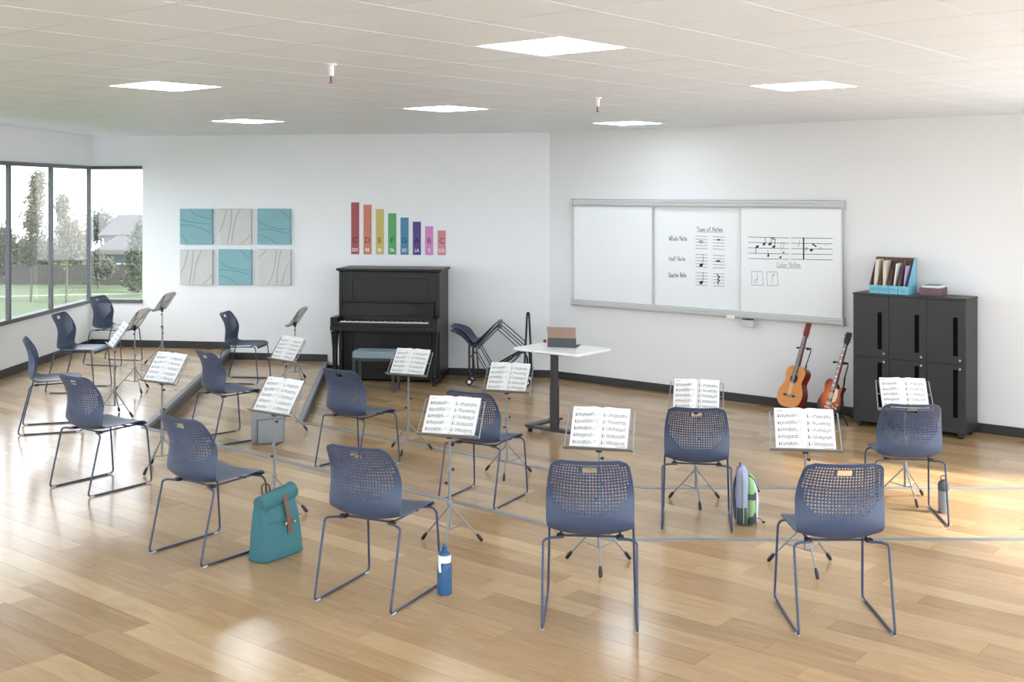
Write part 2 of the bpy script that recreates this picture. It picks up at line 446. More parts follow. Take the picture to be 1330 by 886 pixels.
mb=MB(); wall_boxes(mb,R2,L2,[(0,Lre,-.15,.5),(0,Lre,2.9,CEIL+.2)],nre); struct(mb.build('wall_rear',M['wall'],smooth=None))

# baseboards
def baseboard(name, pieces, inward):
    mb=MB()
    for a,b,z in pieces:
        pts=[a,b,b+inward*.014,a+inward*.014]
        ar=sum(pts[i].x*pts[(i+1)%4].y-pts[(i+1)%4].x*pts[i].y for i in range(4))
        if ar<0: pts=pts[::-1]
        mb.prism([(p.x,p.y) for p in pts],z+.001,z+.098)
    struct(mb.build(name,M['base'],smooth=None,bevel=.003))
baseboard('baseboard_back',[(LB,uA,Z_UP),(uA,mA,Z_MID),(mA,BR,Z_LOW)],-nb)
baseboard('baseboard_right',[(BR,R1,Z_LOW)],-nr)
baseboard('baseboard_left',[(LB,L2,Z_UP)],-nl)

# windows (frame bars + panes), frame bars stand slightly proud inside
def bar_along(mb,P,d,out,s0,s1,o0,o1,z0,z1):
    pts=[P+d*s0+out*o0,P+d*s1+out*o0,P+d*s1+out*o1,P+d*s0+out*o1]
    ar=sum(pts[i].x*pts[(i+1)%4].y-pts[(i+1)%4].x*pts[i].y for i in range(4))
    if ar<0: pts=pts[::-1]
    mb.prism([(p.x,p.y) for p in pts],z0,z1)
def window(name,P,d,out,s_list,z0,z1,label,ends=(1,1),mw=.024,gl='glass'):
    w=struct(empty(name,(0,0,0))); w['label']=label
    s0,s1=s_list[0],s_list[-1]
    b=MB(); bar_along(b,P,d,out,s0,s1,.0-.03,.09,z0,z0+.05); b.build('sill_frame',M['frame'],w,smooth=None,bevel=.003)
    b=MB(); bar_along(b,P,d,out,s0,s1,.0-.03,.09,z1-.045,z1); b.build('head_frame',M['frame'],w,smooth=None,bevel=.003)
    for k,s in enumerate(s_list):
        if (k==0 and not ends[0]) or (k==len(s_list)-1 and not ends[1]): continue
        b=MB(); bar_along(b,P,d,out,s-mw,s+mw,-.02,.03,z0+.05,z1-.045); b.build('mullion',M['frame'],w,smooth=None,bevel=.003)
    for k in range(len(s_list)-1):
        b=MB(); bar_along(b,P,d,out,s_list[k]+.0,s_list[k+1]-.0,.004,.012,z0+.05,z1-.045); b.build('pane',M[gl],w,smooth=None)
yl=[15.97-.17]; 
left_s=[.09]+[15.97-14.6+k*1.2 for k in range(0,15)]
window('window_1',LB,ld,nl,left_s,ZS,ZH,'long grey framed window band in the left wall',gl='dimming')
window('window_2',LB,bd,nb,[-.05,px185],ZS,ZH,'frameless-edged corner pane at the end of the back wall',ends=(0,0),gl='dimming')
window('window_3',R1,sd,ns,[1.2+k*2.1 for k in range(7)],.5,2.9,'tall side windows beyond the cabinet')
window('window_4',R2,rd,nre,[k*2.1 for k in range(7)],.5,2.9,'tall rear windows')

# ------------------------------------------------------------------ ceiling lights + sprinklers
lab=['ceiling light panel nearest the window wall','ceiling light panel over the front chair rows','ceiling light panel in the middle over the music stands','ceiling light panel over the black cabinet side','ceiling light panel above the aqua wall panels','ceiling light panel near the whiteboard']
for k,(i,j) in enumerate(lights_ij):
    c=gu*(GU0+i*TS)+gv*(GV0+j*TS)
    t=thing('ceiling_light',lab[k] if k<6 else ['ceiling light panel past the last chair row','ceiling light panel over the room rear','ceiling light panel at the rear side','ceiling light panel by the rear windows','ceiling light panel by the side windows'][k-6],'ceiling light',(c.x,c.y,CEIL),ga,group='square recessed ceiling lights')
    h=TS/2-.003; b=MB()
    for x0,x1,y0,y1 in ((-h,h,-h,-h+.012),(-h,h,h-.012,h),(-h,-h+.012,-h+.012,h-.012),(h-.012,h,-h+.012,h-.012)): b.box(x0,x1,y0,y1,0,.008)
    b.build('frame',M['white'],t,smooth=None)
    MB().box(-h+.012,h-.012,-h+.012,h-.012,.001,.007).build('diffuser',M['diff'],t,smooth=None)
for px,py,lb in ((430,83,'white ceiling sprinkler head nearer the window side'),(776,127,'small ceiling sprinkler head over the standing table')):
    y=F*(CEIL-HC)/(HZ-py); t=thing('sprinkler',lb,'sprinkler',((px-CX)/F*y,y,CEIL),0,group='ceiling sprinklers')
    MB().lathe([(.012,-.075),(.018,-.07),(.018,-.012),(.035,-.008),(.035,0)],16).build('body',M['white'],t)
    MB().lathe([(.016,-.115),(.016,-.112),(.006,-.11),(.006,-.075)],12).build('deflector',M['redball'],t)

# ------------------------------------------------------------------ chairs
def make_chair():
    root=thing('sled_chair','','chair')
    prof=[(.240,.414,.186,.0),(.249,.430,.196,.004),(.236,.447,.206,.008),(.19,.453,.212,.012),(.10,.448,.215,.018),(0,.440,.214,.026),(-.09,.436,.211,.030),
          (-.145,.446,.211,.034),(-.178,.476,.216,.040),(-.192,.52,.219,.050),(-.194,.58,.220,.060),(-.193,.64,.219,.064),(-.200,.70,.212,.052),(-.217,.76,.202,.034),(-.236,.812,.192,.018),(-.243,.832,.188,.012)]
    fine=crom(prof,12)
    L=[0]
    for a,b in zip(fine,fine[1:]): L.append(L[-1]+math.hypot(b[0]-a[0],b[1]-a[1]))
    def at(l):
        l=max(0,min(L[-1],l))
        for i in range(len(L)-1):
            if L[i+1]>=l:
                t=(l-L[i])/max(1e-9,L[i+1]-L[i]); return tuple(x+(y-x)*t for x,y in zip(fine[i],fine[i+1]))
        return fine[-1]
    pitch=.0165; NB=int(.40/pitch)
    rows=[L[-1]-k*pitch for k in range(NB+1)]; rows=rows[::-1]
    rest=rows[0]; ns=16; rows=[rest*k/ns for k in range(ns)]+rows
    NC=27; T=.0055; r=.045
    P=[];Nn=[]
    for l in rows:
        y,z,w,e=at(l); a=at(l-.004); b=at(l+.004); ty,tz=b[0]-a[0],b[1]-a[1]; q=math.hypot(ty,tz); ty/=q;tz/=q
        ny,nz=-(-tz),-(ty)    # front normal of the profile (up on the seat, forward on the back)
        ny,nz=tz,-ty
        dt=L[-1]-l
        if dt<r: w-= r-sqrt(max(0,r*r-(r-dt)**2))
        if l<.03: w-= .03-sqrt(max(0,.03**2-(.03-l)**2))
        P.append([Vector((w*(2*c/NC-1), y+ny*e*abs(2*c/NC-1)**2.2, z+nz*e*abs(2*c/NC-1)**2.2)) for c in range(NC+1)])
    nr_=len(rows)
    for i in range(nr_):
        row=[]
        for c in range(NC+1):
            du=P[i][min(NC,c+1)]-P[i][max(0,c-1)]; dv=P[min(nr_-1,i+1)][c]-P[max(0,i-1)][c]
            row.append(du.cross(dv).normalized())
        Nn.append(row)
    nv=Nn[3][NC//2]; sgn=1 if nv.z>0 else -1
    split=ns+1; mid=NC//2
    def part(i0,i1,name):
        mb=MB(); vs=[];fs=[]; idx={}
        def V(p): vs.append(p); return len(vs)-1
        for i in range(i0,i1+1):
            for c in range(NC+1): idx[i,c]=(V(P[i][c]+Nn[i][c]*sgn*T/2), V(P[i][c]-Nn[i][c]*sgn*T/2))
        def ring(i,i2,c0,c1,s):   # hole in block rows i..i2, cols c0..c1 (exclusive end), scale s
            cs=[(i,c0),(i,c1),(i2,c1),(i2,c0)]
            ctr=sum((P[a][b] for a,b in cs),Vector())/4; out=[]
            fr=[];bk=[]
            for a,b in cs:
                p=ctr+(P[a][b]-ctr)*s; n=Nn[a][b]*sgn*T/2; fr.append(V(p+n)); bk.append(V(p-n))
            for k in range(4):
                k2=(k+1)%4
                fs.append((idx[cs[k]][0],idx[cs[k2]][0],fr[k2],fr[k])); fs.append((idx[cs[k2]][1],idx[cs[k]][1],bk[k],bk[k2]))
                fs.append((fr[k],fr[k2],bk[k2],bk[k]))
        for i in range(i0,i1):
            k=nr_-1-i            # rows below the top edge
            for c in range(NC):
                m=c-mid
                if k in (3,4) and abs(m)<=2:   # hand hole
                    q=[idx[i,c],idx[i,c+1],idx[i+1,c+1],idx[i+1,c]]
                    if k==3: fs.append((q[2][0],q[3][0],q[3][1],q[2][1]))
                    if k==4: fs.append((q[0][0],q[1][0],q[1][1],q[0][1]))
                    if m==-2: fs.append((q[3][0],q[0][0],q[0][1],q[3][1]))
                    if m==2: fs.append((q[1][0],q[2][0],q[2][1],q[1][1]))
                    continue
                hole=False
                if 2<=k<=18:
                    lim=12 if k<=9 else 12*sqrt(max(0,1-((k-9)/10.5)**2))
                    hole=abs(m)<=lim and not (k in(3,4) and abs(m)<=3)
                    if k==2: hole=hole and abs(m)<=10
                if hole: ring(i,i+1,c,c+1,.60 if k<10 else .60-.016*(k-9))
                else:
                    a,b,d,e=idx[i,c],idx[i,c+1],idx[i+1,c+1],idx[i+1,c]
                    fs.append((a[0],b[0],d[0],e[0])); fs.append((b[1],a[1],e[1],d[1]))
        for i in range(i0,i1):
            a,b=idx[i,0],idx[i+1,0]; fs.append((a[0],b[0],b[1],a[1])); a,b=idx[i,NC],idx[i+1,NC]; fs.append((b[0],a[0],a[1],b[1]))
        for c in range(NC):
            if i0==0: a,b=idx[0,c],idx[0,c+1]; fs.append((b[0],a[0],a[1],b[1]))
            if i1==nr_-1: a,b=idx[i1,c],idx[i1,c+1]; fs.append((a[0],b[0],b[1],a[1]))
        if sgn<0: fs=[tuple(reversed(f)) for f in fs]
        mb.add(vs,fs); return mb.build(name,M['navy'],root,smooth=40)
    part(0,split,'seat'); part(split,nr_-1,'backrest')
    tr=.0068
    for s in (-1,1):
        pts=[(s*.14,-.135,.425),(s*.200,-.160,.428),(s*.233,-.168,.418),(s*.2325,-.268,tr),(s*.2325,.27,tr),(s*.222,.235,.405),(s*.205,.222,.430),(s*.15,.19,.434)]
        lg=MB().tube(fillet(pts,.035,5),tr,8).build('sled_leg',M['navytube'],root,smooth=60)
        for y in (-.235,.235):
            MB().box(s*.2325-.008,s*.2325+.008,y-.018,y+.018,.0005,.010).build('foot_glide',M['clear'],lg,smooth=None,bevel=.002)
        MB().tube([(s*.15,-.145,.425),(s*.15,.19,.432)],.006,8).build('seat_rail',M['navytube'],root)
    for y,z in ((-.10,.424),(.13,.43)):
        MB().tube([(-.165,y,z),(.165,y,z)],.006,8).build('crossbar',M['navytube'],root)
    for s in (-1,1):
        MB().box(s*.15-.018,s*.15+.018,-.13,-.10,.417,.436).build('clip',M['blackp'],root,smooth=None,bevel=.003)
    return root
# (x, y, floor, heading of the seat in degrees, label)
CH=[(-4.18,10.42,Z_UP,18.6,'navy chair beside the window wall, third along from the room corner'),
 (-4.70,12.45,Z_UP,-3,'navy chair beside the window wall, next to the one in the corner'),
 (-5.01,14.40,Z_UP,-13.5,'navy chair in the room corner under the corner window'),
 (-3.015,8.415,Z_UP,54.5,'navy chair on the top step by the inner corner of its metal edge'),
 (-2.645,10.645,Z_MID,43,'navy chair on the middle step with the grey backpack at its feet'),
 (-3.257,13.885,Z_MID,-6.5,'navy chair on the middle step close to the back wall under grey and aqua panels'),
 (-1.816,6.907,Z_UP,54.5,'navy chair with the teal roll-top bag against its front leg'),
 (-1.293,9.608,Z_MID,55,'navy chair on the middle step facing the piano bench'),
 (-.714,6.162,Z_UP,64.7,'navy chair with the blue drinking bottle beside its runner'),
 (-.213,8.594,Z_MID,62,'navy chair on the middle step facing the white standing table'),
 (.402,5.871,Z_UP,85,'navy chair on the top step at the bend of its metal edge'),
 (1.284,7.987,Z_MID,81.5,'navy chair with the lavender and green backpack at its side'),
 (1.622,5.81,Z_UP,89.5,'navy chair on the top step behind the one with the lavender backpack'),
 (2.777,8.114,Z_MID,84,'navy chair with the grey water bottle beside its leg')]
chair0=make_chair(); first=True
def put_chair(x,y,z,ang,label,group,tilt=0):
    global first
    o=chair0 if first else copy_tree(chair0); first=False
    o.location=(x,y,z); o.rotation_euler=(tilt,0,R(ang-90)); o['label']=label; o['group']=group; return o
for x,y,z,a,lb in CH: put_chair(x,y,z,a,lb,'navy sled-base classroom chairs')

# ------------------------------------------------------------------ music stands and books
TILT=R(35); tv=Vector((0,sin(TILT),cos(TILT))); nv=Vector((0,-cos(TILT),sin(TILT)))
LEDGE=Vector((0,-.035,.675))
def dp(x,t,n=0): return Vector((x,0,0))+LEDGE+tv*t+nv*n
def make_stand():
    r=thing('music_stand','','music stand')
    MB().tube([(0,0,.10),(0,0,.46)],.0095,10).build('lower_tube',M['grey_tube'],r,smooth=60)
    MB().tube([(0,0,.455),(0,0,.70)],.0068,10).build('upper_tube',M['grey_tube'],r,smooth=60)
    c=MB().lathe([(.013,.440),(.015,.445),(.015,.475),(.012,.480)],14).build('collar',M['grey_tube'],r)
    MB().lathe([(.013,.245),(.015,.25),(.015,.275),(.012,.28)],14).build('collar',M['grey_tube'],r)
    for x,z in ((.021,.47),(-.021,.385),(.02,.62)):
        MB().tube([(0,0,z),(x,0,z)],.004,6).tube([(x*.8,0,z),(x*1.35,0,z)],.009,8).build('knob',M['blackp'],r)
    for k in range(3):
        a=R(-78+120*k); d=Vector((cos(a),sin(a),0))
        lg=MB().tube([d*.012+Vector((0,0,.238)),d*.205+Vector((0,0,.022))],.0055,8).build('leg',M['grey_tube'],r,smooth=60)
        MB().tube([d*.178+Vector((0,0,.055)),d*.196+Vector((0,0,.034)),d*.212+Vector((0,0,.012)),d*.216+Vector((0,0,.008))],[.008,.0125,.011,.0075],8).build('rubber_foot',M['blackp'],lg,smooth=60)
        MB().tube([d*.008+Vector((0,0,.105)),d*.115+Vector((0,0,.128))],.004,6).build('brace',M['grey_tube'],r)
    # wire desk
    led=MB().box(-.202,.202,-.036,.004,-.003,.003).build('ledge',M['grey_tube'],r,smooth=None,bevel=.002)
    led.location=LEDGE+nv*.0; led.rotation_euler=(-TILT,0,0)
    for s in (-1,1):
        MB().tube([dp(s*.200,.0),dp(s*.192,.238),dp(s*.145,.238),dp(s*.02,.02)],.0042,6).build('wing_wire',M['grey_tube'],r)
        MB().tube([dp(s*.170,.238),dp(s*.165,.0)],.0035,6).build('wing_strut',M['grey_tube'],r)
    MB().tube([dp(-.19,.13),dp(.19,.13)],.0035,6).build('cross_wire',M['grey_tube'],r)
    MB().box(-.016,.016,-.014,.012,.655,.71).build('hinge',M['blackp'],r,smooth=None,bevel=.003)
    return r
def make_book():
    r=thing('sheet_music_book','','sheet music')
    W2,H,T=.167,.252,.005; base=.0065
    n=12
    def surf(x): # page height above the desk plane
        a=abs(x)/W2; return base+T+.010*math.exp(-((a-.22)/.22)**2)-.010*math.exp(-(a/.10)**2)*.9
    for s in (-1,1):
        vs=[];fs=[]
        for t in (.006,.006+H):
            for k in range(n+1):
                x=s*W2*k/n
                vs.append(dp(x,t,surf(x))); vs.append(dp(x,t,base))
        m=2*(n+1)
        for k in range(n):
            a=2*k
            q=[(a,a+2,m+a+2,m+a),(m+a+1,m+a+3,a+3,a+1),(a+1,a+3,a+2,a),(m+a,m+a+2,m+a+3,m+a+1)]
            fs += q
        fs += [(2*n,2*n+1,m+2*n+1,m+2*n),(m,m+1,1,0)]
        if s<0: fs=[tuple(reversed(f)) for f in fs]
        MB().add(vs,fs).build('page',M['paper'],r,smooth=30)
        pr=MB(); rg=random.Random(5+s)
        def q(x0,t0,x1,t1,w):   # small ink stroke on the page
            X0,X1=s*W2*.5+x0,s*W2*.5+x1
            d=Vector((X1-X0,t1-t0)).normalized()*w/2; nx,nt=-d.y,d.x
            f=lambda X,t: dp(X,t,surf(X)+.0006)
            pr.add([f(X0-nx,t0-nt),f(X1-nx,t1-nt),f(X1+nx,t1+nt),f(X0+nx,t0+nt)],[(0,1,2,3)])
        def blob(x,t,a,b):
            X=s*W2*.5+x; pr.add([dp(X+a*cos(k*pi/3),t+b*sin(k*pi/3),surf(X)+.0007) for k in range(6)],[tuple(range(6))])
        q(-.07,H-.012,-.035,H-.012,.0022); q(.02,.018,.075,.018,.0016)
        for sysn in range(5):
            t0=H-.036-sysn*.0425
            for l in range(5):
                for seg in range(4): q(-.069+seg*.0345,t0-l*.0042,-.069+(seg+1)*.0345,t0-l*.0042,.0008)
            q(-.064,t0+.004,-.064,t0-.019,.0024); blob(-.062,t0-.013,.003,.0045); blob(-.063,t0-.001,.002,.003)
            x=-.050
            while x<.065:
                h=rg.randint(0,8)*.0021; blob(x,t0-.017+h,.0028,.0021); up=1 if h<.0085 else -1
                q(x+up*.0026,t0-.017+h,x+up*.0026,t0-.017+h+up*.012,.0010)
                if rg.random()<.45: q(x+up*.0026,t0-.017+h+up*.013,x+up*.0026+.0125,t0-.017+h+up*.0135,.0015)
                x+=rg.choice((.0115,.0135,.015))
        pr.build('printed_music',M['ink'],r,smooth=None)['kind']='stuff'
    return r
ST=[((149,541),Z_UP,-64,'by the chair third along the window wall'),
 ((175,508.5),Z_UP,-95,'by the window-wall chair next to the corner one'),
 (None,Z_UP,-97,'by the corner chair on the top step',(-4.36,14.3)),
 ((210.5,610),Z_UP,-33,'by the inner corner of the top step edge'),
 ((383.3,495),Z_MID,-97,'on the middle step just left of the piano'),
 ((370,560),Z_MID,-42,'on the middle step by the grey backpack chair'),
 ((356.6,668),Z_UP,-35,'behind the teal roll-top bag'),
 ((530.3,586.5),Z_MID,-24,'on the middle step before the piano bench'),
 ((658.4,617),Z_MID,-18.7,'on the middle step before the white standing table'),
 ((584,710),Z_UP,-17,'on the top step beside the blue drinking bottle'),
 ((778,735),Z_UP,-14,'on the top step at the bend of the metal edge'),
 ((904,653),Z_MID,-13,'before the chair with the lavender backpack'),
 ((1046,737.5),Z_UP,-8,'on the top step in line with the guitars'),
 ((1175.5,650),Z_MID,-7,'before the black cabinet')]
st0=make_stand(); bk0=make_book()
for k,e in enumerate(ST):
    p,z,a,where=e[:4]
    if p: g=gp(p[0],p[1],z); x,y=g.x,g.y
    else: x,y=e[4]
    s=st0 if k==0 else copy_tree(st0); b=bk0 if k==0 else copy_tree(bk0)
    for o,kind in ((s,'grey wire music stand '),(b,'open music book on stand ')):
        o.location=(x,y,z); o.rotation_euler=(0,0,R(a)); o['label']=kind+where
    s['group']='grey wire music stands'; b['group']='open music books on the stands'

# ------------------------------------------------------------------ wall panels and note bars
def back_frame(px):   # position on the back wall
    p=back_wall_at_px(px); return p
def zback(px,py): p=back_wall_at_px(px); return HC-(py-HZ)*p.y/F
names=[['aqua felt panel, top row, outer one nearest the window','warm grey felt panel in the middle of the top row','aqua felt panel, top row, end nearest the piano'],
       ['warm grey felt panel, bottom row, nearest the window','aqua felt panel in the middle of the bottom row','warm grey felt panel, bottom row, end nearest the piano']]
curv={'b2':[[(0,.69),(.25,.53),(.6,.45),(1,.43)],[(0,.42),(.35,.42),(.7,.36),(1,.29)],[(0,.28),(.3,.20),(.5,.08),(.65,0)],[(.66,1),(.82,.86),(1,.72)]],
'b':[[(.28,1),(.45,.87),(.72,.76),(1,.73)],[(0,.70),(.35,.63),(.7,.59),(1,.57)],[(0,.55),(.3,.54),(.65,.46),(1,.29)],[(0,.28),(.15,.15),(.28,0)]],
      'g':[[(.0,.33),(.12,.5),(.2,.75),(.27,1)],[(.28,0),(.36,.4),(.4,.7),(.41,1)],[(.41,0),(.46,.4),(.55,.75),(.68,1)],[(.70,0),(.85,.15),(1,.28)]]}
for j,(y0,y1) in enumerate(((271,317.6),(323.5,370.4))):
    for i,(x0,x1) in enumerate(((234.5,278.5),(284.5,328.7),(335,379.4))):
        P=back_wall_at_px((x0+x1)/2); zc=HC-((y0+y1)/2-HZ)*P.y/F; blue=(i+j)%2==0
        t=thing('acoustic_panel',names[j][i],'wall panel',(P.x,P.y,zc),BACK_ANG,group='felt acoustic panels')
        h=.235; d=.05
        MB().box(-h,h,-d,-.001,-h*1.03,h*1.03).build('panel',M['acblue' if blue else 'acgrey'],t,smooth=None,bevel=.006)
        for c in curv['b2' if (blue and (i,j)!=(0,0)) else 'b' if blue else 'g']:
            pts=[(1-u,1-v) for u,v in c] if (i,j)==(2,1) else c
            pts=[(min(.985,max(.015,u)),min(.985,max(.015,v))) for u,v in pts]
            q=crom(pts,5); MB().tube([(-h+2*h*u,-d-.0003,(-h+2*h*v)*1.03) for u,v in q],.0035,6).build('groove_line',M['acline_b' if blue else 'acline_g'],t,smooth=60)
def text_mesh(s,size,sx=1.0,bold=0):
    c=bpy.data.curves.new('lettering','FONT'); c.body=s; c.size=size; c.align_x='CENTER'; c.align_y='BOTTOM_BASELINE'; c.offset=bold; c.resolution_u=3
    o=bpy.data.objects.new('lettering',c); col.objects.link(o)
    dg=bpy.context.evaluated_depsgraph_get(); me=bpy.data.meshes.new_from_object(o.evaluated_get(dg))
    bpy.data.objects.remove(o)
    for v in me.vertices: v.co=Vector((v.co.x*sx,0,v.co.y))
    me.flip_normals() if False else None
    return me
def put_text(s,size,m,parent,loc,sx=1,bold=0,rot=None):
    o=bpy.data.objects.new('lettering',text_mesh(s,size,sx,bold)); col.objects.link(o); o.data.materials.clear(); o.data.materials.append(m); o.parent=parent; o.location=loc
    if rot: o.rotation_euler=rot
    return o
BARS=[('red',(168,74,78),456,262.9,'C','DO'),('orange',(206,122,96),472,266,'D','RE'),('yellow',(206,182,98),488,271.7,'E','MI'),('green',(84,164,92),504,277,'F','FA'),
 ('blue',(66,130,162),520.1,282.6,'G','SO'),('purple',(78,58,130),536.1,288,'A','LA'),('pink',(220,132,196),552.1,294,'B','TI'),('rose',(218,132,140),568.4,299.4,'C','DO')]
dark={'C':(120,70,66)}
for k,(nm,c,x0,y0,a,b) in enumerate(BARS):
    P=back_wall_at_px(x0+5.4); zt=HC-(y0-HZ)*P.y/F; zb=HC-(330.2+1.2*k/7-HZ)*P.y/F
    t=thing('note_bar',f'{nm} note bar on the wall lettered {a} and {b}','wall sign',(P.x,P.y,zb),BACK_ANG,group='coloured scale bars above the piano')
    MB().box(-.055,.055,-.006,-.001,0,zt-zb).build('bar',mat(nm+' card',srgb(*[int(v*.88+18) for v in c]),.7),t,smooth=None)
    lc=tuple(int(v*.42) for v in c)
    put_text(a,.105,mat(nm+' dark letter',srgb(*lc),.8),t,(0,-.0068,.155))
    put_text(b,.064,M['white'],t,(0,-.0068,.038),.82,.0012)

# ------------------------------------------------------------------ piano and bench
pr=thing('upright_piano','black upright piano with open keyboard against the back wall','piano',(-1.572,14.651,0),BACK_ANG)
BL=M['black_lac']; hw=.662
b=MB()
for s in (-1,1): b.box(s*hw-.045 if s>0 else -hw, hw if s>0 else -hw+.045, .0,.53,.03,1.405)
b.box(-hw+.045,hw-.045,.46,.53,.03,1.405); b.box(-hw+.045,hw-.045,.0,.46,.03,.10)
b.build('case',BL,pr,smooth=None,bevel=.004)
MB().box(-hw-.028,hw+.028,-.035,.535,1.418,1.446).box(-hw-.012,hw+.012,-.016,.533,1.405,1.418).build('lid',BL,pr,smooth=None,bevel=.006)
up=MB().box(-hw+.045,hw-.045,.012,.06,.86,1.405).build('upper_panel',BL,pr,smooth=None)
b=MB()
def frame_mold(b,x0,x1,z0,z1,y,w=.018,d=.012):
    b.box(x0,x1,y-d,y,z0,z0+w); b.box(x0,x1,y-d,y,z1-w,z1); b.box(x0,x0+w,y-d,y,z0+w,z1-w); b.box(x1-w,x1,y-d,y,z0+w,z1-w)
frame_mold(b,-.50,.50,1.03,1.335,.012); b.build('moulding',BL,up,smooth=None,bevel=.004)
b=MB(); frame_mold(b,-hw+.05,hw-.05,1.01,1.395,.012,.03,.008); b.build('moulding',BL,up,smooth=None,bevel=.003)
lo=MB().box(-hw+.045,hw-.045,.03,.07,.10,.70).build('lower_panel',BL,pr,smooth=None)
b=MB(); frame_mold(b,-.50,.50,.16,.62,.03); b.build('moulding',BL,lo,smooth=None,bevel=.004)
MB().box(-hw-.03,hw+.03,-.285,.012,.675,.74).build('keybed',BL,pr,smooth=None,bevel=.006)
MB().box(-hw+.03,hw-.03,-.28,-.262,.74,.783).build('key_slip',BL,pr,smooth=None,bevel=.003)
for s in (-1,1):
    x0=s*(hw-.02)-.05
    b=MB(); b.prism([(x0,-.275),(x0+.1,-.275),(x0+.1,.01),(x0,.01)],.74,.845); b.build('cheek',BL,pr,smooth=None,bevel=.01)
    MB().box(x0+.02,x0+.08,-.22,-.10,.66,.676).loft([(.09,x0+.05,-.22,.055,.055),(.45,x0+.05,-.225,.06,.06),(.63,x0+.05,-.225,.085,.085),(.66,x0+.05,-.225,.10,.10)],16,6).build('leg',BL,pr,smooth=30)
    MB().prism([(x0+.005,-.29),(x0+.095,-.29),(x0+.095,.03),(x0+.005,.03)],.045,.095).build('toe',BL,pr,smooth=None,bevel=.008)
    MB().tube([(x0+.03,-.24,.024),(x0+.07,-.24,.024)],.024,12).build('caster',M['blackp'],pr)
wk=MB(); kw=(2*(hw-.09))/52
for k in range(52): x=-hw+.09+k*kw; wk.box(x+.0006,x+kw-.0006,-.262,-.105,.765,.792)
wk.build('white_keys',M['ivory'],pr,smooth=None)
bk=MB(); pat=[1,0,1,1,0,1,1]
for k in range(51):
    if pat[k%7]: x=-hw+.09+(k+1)*kw; bk.box(x-.006,x+.006,-.20,-.105,.79,.803)
bk.build('black_keys',M['blackp'],pr,smooth=None)
MB().hexa([(-hw+.05,-.105,.775),(hw-.05,-.105,.775),(hw-.05,-.08,.775),(-hw+.05,-.08,.775),(-hw+.05,-.085,.85),(hw-.05,-.085,.85),(hw-.05,-.06,.86),(-hw+.05,-.06,.86)]).build('fallboard',BL,pr,smooth=None,bevel=.003)
MB().hexa([(-hw+.06,-.075,.85),(hw-.06,-.075,.85),(hw-.06,.008,.84),(-hw+.06,.008,.84),(-hw+.07,-.01,1.015),(hw-.07,-.01,1.015),(hw-.07,.01,1.015),(-hw+.07,.01,1.015)]).build('music_desk',BL,pr,smooth=None,bevel=.003)
MB().box(-hw+.06,hw-.06,-.03,.012,1.015,1.033).build('desk_ledge',BL,pr,smooth=None,bevel=.003)
for x in (-.06,.06): MB().box(x-.014,x+.014,-.09,.03,.05,.066).lathe([(.02,.06),(.024,.066),(.018,.075)],12,(x,-.09,0)).build('pedal',M['blackp'],pr,smooth=None)
g=gp(488,508,0); bn=thing('piano_bench','dark piano bench with grey blue cushion','bench',(-1.66,14.03,0),BACK_ANG)
MB().box(-.27,.27,-.14,.16,.375,.405).build('seat_frame',M['char'],bn,smooth=None,bevel=.004)
MB().loft([(.405,0,.01,.52,.29),(.415,0,.01,.545,.315),(.475,0,.01,.545,.315),(.492,0,.01,.52,.29)],36,9).build('cushion',M['cush'],bn,smooth=40)
for sx in (-1,1):
    for y in (-.12,.14): MB().box(sx*.245-.018,sx*.245+.018,y-.018,y+.018,0,.375).build('leg',M['char'],bn,smooth=None,bevel=.003)

# ------------------------------------------------------------------ chair dolly + stacked chairs
FA=-6
J=Vector((-.455,14.52,.452))
for k,lb in enumerate(('navy chair tipped back on the black dolly, lower of the two','navy chair tipped back on the black dolly, upper of the two')):
    tt=R(44); fy,fz=-.17*cos(tt)-.45*sin(tt), -.17*sin(tt)+.45*cos(tt)
    f=Vector((cos(R(FA)),sin(R(FA)),0)); o=J-f*fy-Vector((0,0,fz))+Vector((0,0,.055*k))
    put_chair(o.x,o.y,o.z,FA,lb,'navy chairs stacked on the dolly',tt)
dl=thing('chair_dolly','black tubular stacking dolly carrying two navy chairs','dolly',(-.12,14.52,0),R(FA))
BP=M['blackp']
for y in (-.17,.17):
    MB().tube(fillet([(-.40,y,.56),(-.40,y,.11),(.33,y,.11),(.33,y,.36)],.05),.013,8).build('side_frame',BP,dl,smooth=60)
    MB().tube(fillet([(-.36,y,.10),(-.30,y,.10),(.28,y,.44),(.33,y,.36)],.04),.011,8).build('cradle_rail',BP,dl,smooth=60)
    for x in (-.40,.33):
        w=MB().tube([(x,y-.014,.045),(x,y+.014,.045)],.045,18).build('caster_wheel',BP,dl)
        MB().tube([(x,y-.017,.045),(x,y+.017,.045)],.022,14).build('hub',M['white'],w)
        MB().box(x-.014,x+.014,y-.022,y+.022,.085,.115).build('caster_fork',BP,dl,smooth=None)
    MB().tube(fillet([(-.40,y,.36),(-.35,y,.37),(-.33,y,.11)],.03),.010,8).build('loop',BP,dl,smooth=60)
MB().tube([(-.40,-.17,.11),(-.40,.17,.11)],.012,8).tube([(.33,-.17,.11),(.33,.17,.11)],.012,8).tube([(.27,0,.11),(.38,0,.11)],.012,8).tube([(0,-.17,.12),(0,.17,.12)],.012,8).build('cross_tube',BP,dl)
MB().tube(fillet([(.275,0,.12),(.313,0,.89),(.325,0,.905),(.337,0,.89),(.375,0,.12)],.01,4),.013,8).build('push_handle',BP,dl,smooth=60)

